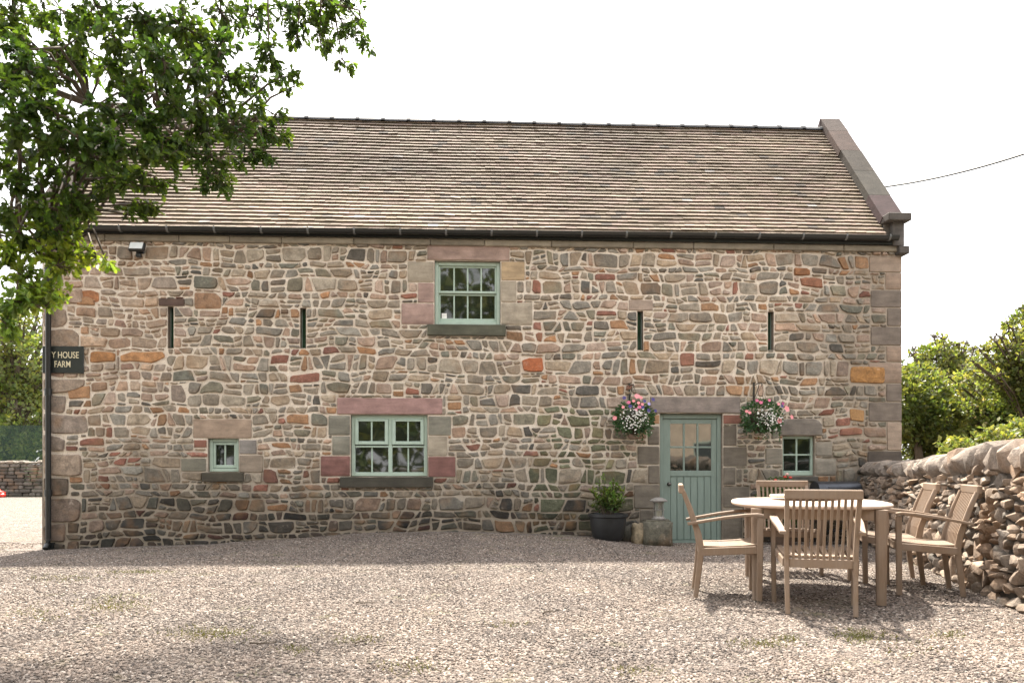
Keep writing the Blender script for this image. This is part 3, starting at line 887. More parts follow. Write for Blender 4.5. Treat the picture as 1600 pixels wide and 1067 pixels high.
def build_roof():
    pitch = atan2(RZ-EZ, RY-EY); slope = sqrt((RZ-EZ)**2+(RY-EY)**2)
    ex = Vector((0, cos(pitch), sin(pitch))); nrm = Vector((0, -sin(pitch), cos(pitch)))
    x0, x1 = XL+.30, XR-.30
    m = MB()
    gauge = slope/34.0; tw = .163
    for r in range(34):
        off = (r % 2)*tw/2+R.uniform(-.01, .01)
        x = x0-off
        base_s = r*gauge
        while x < x1:
            a, b = max(x, x0), min(x+tw-.003, x1)
            if b-a > .02:
                mid = (a+b)/2
                wv = noise.noise(Vector((mid*.7, r*.31, 2)))*.016+noise.noise(Vector((mid*.25, r*.08, 7)))*.03
                wh = noise.noise(Vector((mid*.9, r*.5, 12)))*.006
                s0 = base_s+wv*.8+R.gauss(0, .0014); s1 = base_s+gauge*1.35+wv*.8
                h0 = .056+wh+R.gauss(0, .0018); h1 = .016; th = .017
                tl = R.gauss(0, .0022)
                if R.random() < .012: s0 -= R.uniform(.008, .02); h0 += .006; tl += R.choice([-1, 1])*.007
                Zb = Vector((0, EY, EZ))+nrm*(noise.noise(Vector((mid*.3, r*.06, 33)))*.03)
                vs = []
                for (xx, dz) in ((a, -tl), (b, tl)):
                    for (s_, h_) in ((s0+dz, h0), (s1, h1)):
                        p = Zb+ex*s_+nrm*h_; vs.append((xx, p.y, p.z))
                        p = Zb+ex*s_+nrm*(h_-th); vs.append((xx, p.y, p.z))
                # order: a-low-top0, a-low-bot1, a-up-top2, a-up-bot3, b-low-top4, b-low-bot5, b-up-top6, b-up-bot7
                fs = [(0, 4, 6, 2), (1, 5, 4, 0), (0, 2, 3, 1), (4, 5, 7, 6)]
                t = R.random(); k = R.uniform(.92, 1.08)
                c = (.36, .285, .21) if t < .5 else (.39, .295, .23) if t < .8 else (.31, .25, .175) if t < .96 else (.2, .17, .14)
                if R.random() < .006: c = (.5, .46, .42)
                kk = .70*lerp(1.12, .62, r/34.0)*(1+noise.noise(Vector((mid*.35, r*.09, 51)))*.45)     # tile colour gets darker towards the ridge
                m.add(vs, fs, 0, (c[0]*k*kk, c[1]*k*kk, c[2]*k*kk))
            x += tw
    # battens/underside sheet and rear slope
    for (ya, za, yb, zb) in ((EY+.02, EZ-.02, RY, RZ-.03), (RY, RZ-.03, 2*RY-EY, EZ-.02)):
        m.add([(x0-.02, ya, za), (x1+.02, ya, za), (x1+.02, yb, zb), (x0-.02, yb, zb)], [(0, 1, 2, 3)], 0, (.10, .08, .065))
    for r in range(34):      # rear slope in plain courses
        p = Vector((0, 2*RY-EY, EZ)); exb = Vector((0, -cos(pitch), sin(pitch))); nb = Vector((0, sin(pitch), cos(pitch)))
        q = [p+exb*(r*gauge)+nb*.03, p+exb*(r*gauge)+nb*.013, p+exb*((r+1.3)*gauge)+nb*.006]
        m.add([(x0, v.y, v.z) for v in q]+[(x1, v.y, v.z) for v in q], [(0, 1, 4, 3), (0, 3, 5, 2)], 0, (.24, .2, .15))
    roof = m.build('roof', M_TILE, barn)
    # ridge
    rt = MB(); x = x0; i = 0
    while x < x1-.05:
        L = min(.455, x1-x)
        sag = noise.noise(Vector((x*.3, 0, 4)))*.02
        for (a, b, ex_) in ((x, x+L, 0.0), (x+L-.05, x+L+.012, .014)):
            vs = []
            n = 9
            for xx in (a, b):
                for k in range(n):
                    t = lerp(-1.15, 1.15, k/(n-1)); rr = .115+ex_
                    vs.append((min(xx, x1), RY+rr*sin(t)*1.05, RZ-.075+sag+rr*cos(t)*1.18))
            fs = [(k, k+1, n+k+1, n+k) for k in range(n-1)]
            fs += [tuple(range(n)), tuple(range(2*n-1, n-1, -1))]
            k_ = 1
            rt.add(vs, fs)
        x += L; i += 1
    rt.build('ridge_tiles', M_RIDGE, roof, smooth=True, angle=50)
    # coping stones on both gables (front and rear slopes)
    COP = [(.052, .041, .033), (.064, .049, .04), (.046, .038, .031), (.07, .054, .044), (.053, .043, .035)]
    for (xa, xb, sgn) in ((XR-.32, XR+.045, 1), (XL-.045, XL+.32, -1)):
        cp = MB()
        s = .36; k = 0; lens = [.66, .78, .7, .72, .75]
        top = slope+.02
        while s < top-.02:
            L = min(lens[k % 5], top-s)
            if top-s-L < .3: L = top-s
            for back in (0, 1):
                j = R.uniform(-.006, .006)
                vs = []
                for xx in (xa+j, xb+j):
                    for (s_, h_) in ((s+.003, .03), (s+L-.003, .03), (s+L-.003, .17), (s+.003, .17+.0)):
                        p = Vector((0, EY, EZ))+ex*s_+nrm*h_
                        if s+L > top-.05 and s_ > s+.1 and h_ > .1: p = Vector((0, RY, RZ+.24))
                        if s+L > top-.05 and s_ > s+.1 and h_ < .1: p = Vector((0, RY, RZ+.03))
                        y = p.y if not back else 2*RY-p.y
                        vs.append((xx, y, p.z))
                cp.add(vs, [(0, 1, 2, 3), (7, 6, 5, 4), (0, 4, 5, 1), (1, 5, 6, 2), (2, 6, 7, 3), (3, 7, 4, 0)], 0, tuple(q*R.uniform(.85, 1.15) for q in COP[k % 5]))
            s += L; k += 1
        # parapet web between wall and coping
        pw = MB()
        vs = []
        for xx in (xa+.04, xb-.05):
            for (y, z) in ((0.0, ZT-.0), (0.0, 5.0), (.13, 5.02), (RY, RZ+.06), (2*RY-.13, 5.02), (BACK, 5.0), (BACK, ZT)):
                vs.append((xx, y, z))
        pw.add(vs, [tuple(range(6, -1, -1)), tuple(range(7, 14)), (0, 1, 8, 7), (1, 2, 9, 8), (2, 3, 10, 9), (3, 4, 11, 10), (4, 5, 12, 11), (5, 6, 13, 12)], 0, (.12, .105, .09))
        pw.build('parapet', M_DRESS, barn)
        c_ = cp.build('coping', M_DRESS, barn)
        # kneeler cap and corbel
        kb = MB()
        kb.box((xa+.01, -.20, 4.93), (xb+.015 if sgn > 0 else xb-.01, .34, 5.05), 0, (.085, .075, .065), bev=.012)
        if sgn < 0: kb.box((xa-.06, -.198, 4.931), (xa+.0, .338, 5.049), 0, (.085, .075, .065), bev=.012)
        kb.box((xa+.13 if sgn > 0 else xa+.045, -.10, 4.56), (xb-.047 if sgn > 0 else xb-.13, -.003, 4.929), 0, (.10, .09, .08), bev=.01)
        if sgn > 0: kb.box((XR-.10, -.13, 4.43), (xb+.02, .3, 4.553), 0, (.07, .062, .055), bev=.012)
        else: kb.box((xa-.055, -.13, 4.43), (XL+.10, .3, 4.553), 0, (.07, .062, .055), bev=.012)
        kb.build('kneeler', M_DRESS, barn)
    return roof
build_roof()

def build_gutter():
    gx0, gx1 = XL-.02, XR-.14
    m = MB(); n = 9; cy, cz, r = -.155, 4.655, .062
    vs = []
    segs = 60
    for i in range(segs+1):
        x = lerp(gx0, gx1, i/segs); sg = noise.noise(Vector((x*.4, 1, 1)))*.01 + (x-gx0)*.003
        for k in range(n):
            t = pi+pi*k/(n-1); vs.append((x, cy+r*cos(t), cz+sg+r*sin(t)*1.15))
        for k in range(n):
            t = 2*pi-pi*k/(n-1); vs.append((x, cy+(r-.006)*cos(t), cz+sg+(r-.006)*sin(t)*1.15))
    fs = []
    q = 2*n
    for i in range(segs):
        for k in range(q): fs.append((i*q+k, i*q+(k+1) % q, (i+1)*q+(k+1) % q, (i+1)*q+k))
    fs += [tuple(range(q-1, -1, -1)), tuple(segs*q+k for k in range(q))]
    m.add(vs, fs)
    g = m.build('gutter', M_BLACK, barn, smooth=True, angle=40)
    # fascia board behind
    fb = MB(); fb.box((gx0+.02, -.09, 4.578), (gx1, -.06, 4.68)); fb.build('fascia', M_BLACK, barn)
    proto = MB()
    pts = [(0, cy+(r+.004)*cos(pi+pi*k/8), cz+(r+.004)*sin(pi+pi*k/8)*1.15) for k in range(9)]
    proto.sweep(pts, .03, .006, (1, 0, 0)); proto.box((-.007, cy-r-.012, cz-.03), (.007, cy-r+.002, cz+.012))
    po = None
    u = 138
    for i in range(19):
        x = lerp(gx0+.55, gx1-.15, i/18)
        if po is None: po = proto.build('bracket', M_PLASTIC, g); o = po
        else: o = po.copy(); col.objects.link(o); o.parent = g
        o.location = (x, 0, noise.noise(Vector((x*.4, 1, 1)))*.01+(x-gx0)*.003)
    # downpipe
    d = MB(); px = Wp(74.5, 600, -.1).x; zb = ground(px, -.1)
    d.tube([(px, -.155, 4.60), (px, -.155, 4.52), (px, -.085, 4.38), (px, -.085, zb+.16), (px, -.10, zb+.08), (px, -.16, zb+.02)], .04, 14)
    for z in (4.0, 2.2, .7): d.lathe([(.04, -.05), (.052, -.05), (.052, .05), (.04, .05)], (px, -.085, z), 14)
    d.box((px-.055, -.075, zb+.0), (px+.055, -.0, zb+.10))
    d.build('downpipe', M_BLACK, barn, smooth=True, angle=40)
build_gutter()

# ------------------------------------------------------------------ things on the front wall
def build_sign():
    x0, z0, x1, z1 = prect(67, 541, 131, 583, -.03)
    t = thing('house_sign', 'black farm name board with cream letters fixed behind the downpipe', 'sign', (x0, -.03, z0))
    b = MB(); b.box((0, -.012, 0), (x1-x0, .012, z1-z0), bev=.005)
    b.build('board', m_plain('black_sign_paint', (.02, .024, .022), .35, 6, .15), t)
    ml = m_plain('cream_lettering', (.62, .56, .38), .6, 20, .05)
    def text(s, cx, cz, size, wsc):
        cu = bpy.data.curves.new('lettering', 'FONT'); cu.body = s; cu.size = size; cu.align_x = 'CENTER'; cu.extrude = .0015
        cu.offset = .0005
        o = bpy.data.objects.new('lettering', cu); col.objects.link(o)
        dg = bpy.context.evaluated_depsgraph_get()
        me = bpy.data.meshes.new_from_object(o.evaluated_get(dg)); bpy.data.objects.remove(o)
        me.materials.clear(); me.materials.append(ml)
        o = bpy.data.objects.new('lettering', me); col.objects.link(o); o.parent = t
        o.location = (cx, -.0145, cz); o.rotation_euler = (pi/2, 0, 0); o.scale = (wsc, 1, 1)
        return o
    cx = (x1-x0)*.49
    text('IVY HOUSE', cx, (z1-z0)*.56, .135, .72)
    text('FARM', cx, (z1-z0)*.22, .135, .72)
build_sign()

def build_floodlight():
    p = Wp(220, 393)
    t = thing('security_light', 'small grey security floodlight below the left gutter', 'light', (p.x, 0, p.z))
    a = MB(); a.box((-.06, -.035, -.04), (.06, -.003, .05), bev=.01); a.tube([(0, -.03, 0), (0, -.09, .02)], .012, 8)
    a.box((-.035, -.11, -.11), (.035, -.03, -.05), bev=.012)
    a.build('bracket', M_BLACK, t)
    M = Matrix.Translation((0, -.13, .03)) @ Matrix.Rotation(radians(-28), 4, 'X')
    b = MB(); b.box((-.115, -.03, -.075), (.115, .035, .075), bev=.015, M=M)
    b.build('housing', M_BLACK, t)
    c = MB(); c.box((-.095, -.036, -.06), (.095, -.031, .06), M=M); c.build('lens', m_plain('lamp_lens', (.5, .52, .5), .2, 9, .1), t)
build_floodlight()

def leaf_quad(m, p, d, nrm_, L, Wd, c, bend=.25):
    d = d.normalized(); s = d.cross(nrm_)
    if s.length < 1e-4: s = Vector((1, 0, 0))
    s.normalize(); n = s.cross(d)
    a = p; b = p+d*L*.5+s*Wd*.5+n*L*bend*.3; e = p+d*L; f = p+d*L*.5-s*Wd*.5+n*L*bend*.3
    mid = p+d*L*.5
    m.add([a, b, e, f, mid], [(0, 1, 4), (1, 2, 4), (2, 3, 4), (3, 0, 4)], 0, c)
def rv(rs=R):
    while True:
        v = Vector((rs.uniform(-1, 1), rs.uniform(-1, 1), rs.uniform(-1, 1)))
        if .05 < v.length <= 1: return v
def leafcol(rs=R, a=.6, b=1.4):
    k = rs.uniform(a, b); return (k*rs.uniform(.85, 1.2), k, k*rs.uniform(.7, 1.1))

def hanging_basket(u, v, label, seed, mix):
    rs = random.Random(seed)
    c = Wp(u, v, -.34)
    t = thing('hanging_basket', label, 'hanging basket', (c.x, c.y, c.z), group='flower baskets either side of the door')
    br = MB(); zt = .46
    br.box((-.012, .315, .18), (.012, .335, zt+.05)); br.tube([(0, .325, zt), (0, .15, zt+.015), (0, 0, zt), (0, -.03, zt-.03)], .008, 6)
    br.tube([(0, .32, .24), (0, .2, .34), (0, .1, zt)], .006, 6)
    br.build('bracket', M_BLACK, t)
    ch = MB()
    for k in range(3):
        a = 2*pi*k/3+.4; ch.tube([(0, -.0, zt-.02), (.17*cos(a), .17*sin(a), .02)], .003, 5)
    ch.build('chain', M_BLACK, t)
    bk = MB(); bk.lathe([(.0, -.30), (.05, -.29), (.11, -.2), (.16, -.09), (.175, .0), (.16, .0), (.0, -.02)], (0, 0, 0), 18)
    bk.build('basket', m_plain('dark_moss_basket', (.05, .04, .025), .95, 40, .5, .8), t)
    fo = MB()
    for i in range(1250):
        d = rv(rs); r = d.length**.4
        d.normalize()
        p = Vector((d.x*.30*r, d.y*.27*r, d.z*.23*r-.03))
        if rs.random() < .3: p.z -= abs(d.x)*.16*rs.random()
        dirn = (d+Vector((0, 0, -.2))+rv(rs)*.5)
        leaf_quad(fo, p, dirn, rv(rs), rs.uniform(.035, .06), rs.uniform(.02, .035), leafcol(rs, .5, 1.5))
    for s in range(20):      # trailing stems
        a = rs.uniform(0, 2*pi); x, y = .26*cos(a), .24*sin(a)-.03; L = rs.uniform(.12, .36)
        for i in range(18):
            q = i/18; p = Vector((x+rs.uniform(-.02, .02), y+rs.uniform(-.02, .02), -.08-L*q))
            leaf_quad(fo, p, rv(rs)+Vector((0, -.3, -.4)), rv(rs), .04, .022, leafcol(rs, .6, 1.4))
    fo.build('foliage', M_BASKETLEAF, t)
    wh = MB()
    for i in range(120):
        a = rs.gauss(mix['wx'], .10); z = rs.gauss(-.09, .085); y = -.24-rs.uniform(0, .09)+abs(a)*.25+abs(z)*.2
        p = Vector((a, y, z)); s_ = rs.uniform(.008, .014)
        n_ = 5; vs = [p+Vector((s_*cos(2*pi*k/n_), rs.uniform(-.003, .003)-.004, s_*sin(2*pi*k/n_))) for k in range(n_)]+[p]
        wh.add(vs, [(k, (k+1) % n_, n_) for k in range(n_)])
    wh.build('small_white_blossoms', m_plain('white_petal', (.78, .78, .74), .7), t)
    def bloom(x, y, z, s_, mat, eye):
        f = MB(); nrm = Vector((x*1.2, -1, z+.25)).normalized(); sx = nrm.cross(Vector((0, 0, 1))).normalized(); sz = sx.cross(nrm)
        o = Vector((x, y, z)); n_ = 15; s_ *= .82; vs = [o-nrm*s_*.25]
        for k in range(n_):
            rr = s_*(1+.16*cos(5*2*pi*k/n_)); a = 2*pi*k/n_
            vs.append(o+sx*rr*cos(a)*.6+sz*rr*sin(a)*.6+nrm*s_*.06)
        for k in range(n_):
            rr = s_*(1+.16*cos(5*2*pi*k/n_)); a = 2*pi*k/n_
            vs.append(o+sx*rr*cos(a)+sz*rr*sin(a)+nrm*s_*rs.uniform(-.05, .12))
        fs = [(0, 1+k, 1+(k+1) % n_) for k in range(n_)]+[(1+k, 1+n_+k, 1+n_+(k+1) % n_, 1+(k+1) % n_) for k in range(n_)]
        f.add(vs, fs); f.build('flower', mat, t, smooth=True)
    for (x, z, s_, mt) in mix['fl']:
        bloom(x, -.30+abs(x)*.35+abs(z)*.2, z, s_, mt, 0)
    return t
M_PKF = m_plain('pink_petal', (.72, .26, .28), .6, 20, .15)
M_PKD = m_plain('deep_pink_petal', (.55, .12, .22), .6, 20, .15)
M_PUR = m_plain('purple_petal', (.045, .03, .16), .6, 20, .2)
M_LIL = m_plain('lilac_petal', (.35, .30, .62), .6, 20, .2)
hanging_basket(990, 648, 'hanging basket left of the door with purple and pink flowers', 3,
    {'wx': -.02, 'fl': [(.0, .26, .05, M_PKF), (.06, .24, .035, M_PKF), (-.12, .17, .035, M_PKD), (-.05, .19, .03, M_PKF), (-.32, -.06, .04, M_PKF), (.03, .10, .035, M_PKD),
     (-.02, .06, .03, M_PKD), (-.20, .10, .03, M_PKF), (.08, .14, .03, M_PKF), (.26, .22, .036, M_PUR), (.18, .05, .036, M_PUR), (.08, .1, .036, M_PUR), (-.1, .11, .036, M_PUR),
     (-.18, .24, .036, M_PUR), (.29, .05, .03, M_PUR), (.19, .15, .03, M_LIL), (.02, .16, .03, M_PKF), (.12, .19, .032, M_PUR)]})
hanging_basket(1190, 646, 'hanging basket right of the door with pale pink petunias', 5,
    {'wx': .03, 'fl': [(.32, .06, .055, M_PKF), (.19, -.12, .052, M_PKF), (.41, -.06, .04, M_PKF), (-.15, .18, .03, M_PKD), (-.10, .15, .034, M_PKD), (-.3, .02, .03, M_PKF),
     (.02, .18, .028, M_PKD), (.18, .13, .03, M_PKF), (.24, .10, .03, M_PUR), (.26, .14, .03, m_plain('magenta_petal', (.3, .02, .14), .6)), (-.26, .0, .03, M_PKF)]})

def potted_shrub():
    c = Wp(950, 838, -.42); z = ground(c.x, -.42)
    t = thing('potted_shrub', 'bushy green shrub in a dark round pot left of the door', 'potted plant', (c.x, -.42, z))
    p = MB(); p.lathe([(.0, 0), (.20, 0), (.235, .05), (.27, .25), (.275, .34), (.30, .35), (.30, .39), (.27, .395), (.255, .36), (0, .34)], n=26)
    p.build('pot', m_plain('dark_glazed_pot', (.022, .023, .024), .45, 8, .3), t, smooth=True, angle=35)
    rs = random.Random(12); f = MB(); st = MB()
    for s in range(46):
        a = rs.uniform(0, 2*pi); r = rs.uniform(.05, .27); top = Vector((r*cos(a)*1.05, r*sin(a)*.9, .40+rs.uniform(.15, .56)*(1-.35*r/.27)))
        b = Vector((r*.3*cos(a), r*.3*sin(a), .35)); st.tube([b, (b+top)/2+Vector((0, 0, .03)), top], [.006, .005, .003], 5)
        for i in range(26):
            q = rs.uniform(.35, 1.05); pp = b.lerp(top, q)+rv(rs)*.03
            d = rv(rs)+Vector((0, -.1, .6)); k = 1.5 if q > .85 else .8
            leaf_quad(f, pp, d, rv(rs), rs.uniform(.05, .08), rs.uniform(.02, .032), (k*rs.uniform(.9, 1.5), k*rs.uniform(.9, 1.3), k*.6))
    st.build('stems', M_BARK, t); f.build('foliage', M_SHRUB, t)
potted_shrub()

def rock(m, c, size, seed, colr, sub=2, sq=.55, mat=0):
    bm = bmesh.new(); bmesh.ops.create_icosphere(bm, subdivisions=sub, radius=1)
    for v in bm.verts:
        q = v.co.copy()
        mx = max(abs(q.x), abs(q.y), abs(q.z)); q = q.lerp(q/mx*.92, sq)
        q *= 1+noise.noise(v.co*1.3+Vector((seed*3.1, seed, 0)))*.34-abs(noise.noise(v.co*2.4+Vector((0, seed, 4))))*.22
        v.co = Vector((q.x*size[0], q.y*size[1], q.z*size[2]))
    vs = [v.co+Vector(c) for v in bm.verts]; fs = [tuple(v.index for v in f.verts) for f in bm.faces]
    bm.free(); m.add(vs, fs, mat, colr)

def hull_rock(m, size, rs, colr, M, n=20, e=.55):
    bm = bmesh.new()
    for i in range(n):
        d = rv(rs).normalized(); mx = max(abs(d.x), abs(d.y), abs(d.z)); d = d.lerp(d/mx, e)*rs.uniform(.8, 1.05)
        bm.verts.new((d.x*size[0], d.y*size[1], d.z*size[2]))
    r = bmesh.ops.convex_hull(bm, input=bm.verts[:])
    bmesh.ops.delete(bm, geom=[g for g in r['geom_interior'] if isinstance(g, bmesh.types.BMVert)], context='VERTS')
    bmesh.ops.bevel(bm, geom=bm.edges[:], offset=min(size)*.13, segments=1, affect='EDGES', clamp_overlap=True)
    bm.verts.index_update()
    m.add([M @ v.co for v in bm.verts], [tuple(v.index for v in f.verts) for f in bm.faces], 0, colr); bm.free()

def stone_block():
    c = Wp(1026, 848, -.42); z = ground(c.x, -.45)
    m = MB()
    M = Matrix.Rotation(radians(-6), 4, 'Z')
    vs = []; fs = []
    # cut block with worn edges
    n = 6
    bm = bmesh.new(); bmesh.ops.create_cube(bm, size=1)
    bmesh.ops.bevel(bm, geom=bm.edges[:], offset=.07, segments=3, affect='EDGES')
    bmesh.ops.subdivide_edges(bm, edges=bm.edges[:], cuts=2, use_grid_fill=True)
    for v in bm.verts:
        v.co += v.co.normalized()*noise.noise(v.co*4)*.03
    vs = [M @ Vector((v.co.x*.43, v.co.y*.38, (v.co.z+.5)*.40)) for v in bm.verts]; fs = [tuple(v.index for v in f.verts) for f in bm.faces]
    m.add(vs, fs, 0, (.13, .12, .09)); bm.free()
    o = m.build('stone_block', M_STONE, smooth=True); o.location = (c.x, -.42, z-.015)
    tag(o, 'mossy square stone block beside the door carrying a lantern', 'stone block')
    m = MB(); rock(m, (0, 0, .14), (.13, .16, .22), 4, (.30, .24, .16), 3)
    o = m.build('boulder', M_STONE, smooth=True); p = Wp(999, 840, -.4); o.location = (p.x, -.38, ground(p.x, -.38)-.03)
    tag(o, 'upright buff boulder touching the left side of the stone block', 'boulder')
    m = MB(); rock(m, (0, 0, .1), (.17, .14, .19), 9, (.09, .085, .07), 3)
    o = m.build('boulder', M_STONE, smooth=True); p = Wp(984, 830, -.25); o.location = (p.x, -.2, ground(p.x, -.2)-.02)
    tag(o, 'dark rounded boulder between the round pot and the buff boulder', 'boulder')
    # lantern
    t = thing('lantern', 'round metal lantern standing on the mossy stone block', 'lantern', (c.x+.03, -.42, z+.388))
    mm = m_plain('weathered_zinc', (.30, .28, .26), .5, 20, .2, metal=.3)
    a = MB(); a.lathe([(0, 0), (.10, 0), (.105, .02), (.085, .03), (.08, .05), (0, .05)], n=20); a.build('base', mm, t, smooth=True, angle=40)
    a = MB(); a.lathe([(.0, .29), (.13, .27), (.135, .285), (.09, .315), (.05, .33), (.0, .335)], n=20)
    a.lathe([(.08, .255), (.085, .255), (.085, .275), (.0, .275)], n=20); a.build('lid', mm, t, smooth=True, angle=40)
    for k in range(4):
        an = pi/4+k*pi/2; b = MB(); b.tube([(.08*cos(an), .08*sin(an), .04), (.08*cos(an), .08*sin(an), .26)], .006, 6); b.build('post', mm, t)
    b = MB(); b.tube([(.09*cos(2*pi*k/20), .09*sin(2*pi*k/20), .15) for k in range(21)], .004, 5); b.build('guard_ring', mm, t)
    g = NG('lantern_glass'); g.col((.55, .55, .5)); g.rough(.15); g.b.inputs['Transmission Weight'].default_value = .8
    b = MB(); b.lathe([(.06, .05), (.062, .255)], n=18); b.build('glass', g.mat, t, smooth=True)
    b = MB(); b.lathe([(0, .05), (.03, .05), (.03, .14), (0, .145)], n=12); b.build('candle', m_plain('wax', (.75, .7, .55), .5), t, smooth=True, angle=40)
stone_block()

def flowering_plant():
    p = Wp(1222, 800, -.45); z = ground(p.x, -.45)
    t = thing('flowering_plant', 'leafy plant with a few red flowers in a tub under the four pane window', 'potted plant', (p.x, -.45, z))
    b = MB(); b.lathe([(0, 0), (.16, 0), (.2, .28), (.215, .3), (.2, .3), (0, .27)], n=20); b.build('pot', m_plain('brown_pot', (.09, .055, .035), .8, 9, .2), t, smooth=True, angle=40)
    rs = random.Random(21); f = MB()
    for i in range(2600):
        d = rv(rs); pp = Vector((d.x*.42, d.y*.24, .62+d.z*.42)); 
        if pp.x > .12 and pp.z > .9: continue
        leaf_quad(f, pp, rv(rs)+Vector((0, 0, .4)), rv(rs), rs.uniform(.035, .06), .028, leafcol(rs, .6, 1.3))
    f.build('foliage', M_SHRUB, t)
    fm = m_plain('red_petal', (.55, .06, .04), .6); pm = m_plain('pale_pink_petal', (.7, .45, .4), .6)
    for (x, zz, mt) in ((-.0, 1.03, fm), (.03, 1.07, pm), (.08, 1.02, fm), (-.15, .98, fm)):
        q = MB(); rock(q, (x, -.12, zz), (.028, .028, .024), 3, None, 1); q.build('flower', mt, t, smooth=True)
flowering_plant()

def barbecue():
    p = Wp(1308, 840, -.55); z = ground(p.x, -.55)
    t = thing('barbecue', 'dark metal barbecue on legs against the wall behind the table', 'barbecue', (p.x, -.50, z))
    mm = m_plain('sooty_steel', (.03, .032, .036), .32, 8, .3, metal=.4)
    mb = m_plain('dull_steel', (.05, .055, .065), .35, 8, .2, metal=.6)
    b = MB(); b.box((-.33, -.19, .62), (.33, .19, .80), bev=.015); b.build('fire_box', mm, t)
    b = MB()
    n = 10; vs = []
    for x in (-.325, .325):
        for k in range(n): a = pi*k/(n-1); vs.append((x, -.185*cos(a), .802+.15*sin(a)))
    b.add(vs, [(k, k+1, n+k+1, n+k) for k in range(n-1)]+[tuple(range(n-1, -1, -1)), tuple(range(n, 2*n))]); b.build('lid', mb, t, smooth=True, angle=40)
    b = MB(); b.tube([(-.2, -.20, .86), (-.2, -.225, .86), (.2, -.225, .86), (.2, -.20, .86)], .009, 6); b.build('handle', mm, t)
    b = MB(); b.box((-.55, -.16, .76), (-.335, .16, .785)); b.build('side_shelf', mm, t)
    for x in (-.28, .28):
        for y in (-.15, .15):
            b = MB(); b.box((x-.015, y-.015, 0), (x+.015, y+.015, .62)); b.build('leg', mm, t)
    b = MB(); b.box((-.27, -.14, .2), (.27, .14, .22)); b.build('lower_shelf', mm, t)
barbecue()

# ------------------------------------------------------------------ dining set
def make_chair():
    t = thing('garden_chair', '', 'garden chair')
    S = lambda x: (1 if x > 0 else -1)
    # local: origin on the ground midway between the rear feet, +y = the way it faces
    def zs(y): return .415+.035*y/.5                 # seat slopes gently up to the front
    for s in (-1, 1):
        b = MB()
        pts = [(s*.235, -.03, 0), (s*.238, -.005, .2), (s*.24, .015, .40), (s*.243, -.005, .52), (s*.245, -.075, .74), (s*.248, -.130, .878)]
        b.sweep(pts, .034, [.04, .045, .052, .05, .042, .036], (1, 0, 0)); b.build('leg', M_WOOD, t)
        b = MB()
        pts = [(s*.300, .47, 0), (s*.304, .475, .35), (s*.306, .478, .672)]
        b.sweep(pts, .036, [.045, .045, .05], (1, 0, 0)); b.build('leg', M_WOOD, t)
        b = MB()
        pts = [(s*.272, -.095, .612), (s*.285, .05, .640), (s*.30, .2, .668), (s*.308, .36, .690), (s*.308, .46, .696), (s*.308, .500, .688)]
        b.sweep(pts, [.05, .054, .06, .062, .058, .05], .024, (1, 0, 0)); b.build('armrest', M_WOOD, t)
    # arm fixing blocks, aprons
    b = MB()
    for s in (-1, 1):
        b.sweep([(s*.257, .02, .38), (s*.288, .455, .41)], .022, .062, (1, 0, 0))
    b.box((-.285, .455, .375), (.285, .478, .437), bev=.003); b.box((-.222, -.002, .345), (.222, .022, .41), bev=.003)
    b.build('seat_frame', M_WOOD, t)
    b = MB(); n = 9
    for i in range(n):
        q = i/(n-1)*2-1
        b.sweep([(q*.215, .025, zs(.025)+.008), (q*.232, .17, zs(.17)-.004), (q*.248, .34, zs(.34)-.004), (q*.262, .49, zs(.49)+.006)], .044, .018, (1, 0, 0))
    b.build('seat', M_WOOD, t)
    b = MB()
    b.box((-.268, -.166, .862), (.268, -.126, .935), bev=.008)
    b.build('top_rail', M_WOOD, t)
    b = MB()
    for i in range(10):
        x = lerp(-.198, .198, i/9)
        b.sweep([(x*.97, .008, .405), (x*.98, -.008, .52), (x, -.075, .72), (x, -.128, .862)], .020, .013, (1, 0, 0))
    b.build('back_slats', M_WOOD, t)
    return t
def place(t, X, D, facing, label):
    p = XD(X, D); fx, fd = facing
    dv = RT*fx+FW*fd
    t.location = (p.x, p.y, ground(p.x, p.y)+.008); t.rotation_euler = (0, 0, atan2(dv.y, dv.x)-pi/2)
    t['label'] = label; t['group'] = 'wooden armchairs around the garden table'
c0 = make_chair()
CH = [(2.30, 5.72, (.26, .965), 'wooden slatted armchair nearest the camera with its back to us'),
      (1.60, 6.60, (.975, -.20), 'wooden armchair on the door side of the table seen side on'),
      (3.84, 6.70, (-.957, .29), 'wooden armchair by the dry stone wall, nearer of the side by side pair'),
      (3.84, 7.33, (-.957, .29), 'wooden armchair by the dry stone wall, farther of the side by side pair'),
      (2.90, 8.20, (-.22, -1), 'wooden armchair at the far end of the table facing the camera')]
chairs = [c0]+[copy_tree(c0) for _ in CH[1:]]
for t, a in zip(chairs, CH): place(t, a[0], a[1], a[2], a[3])

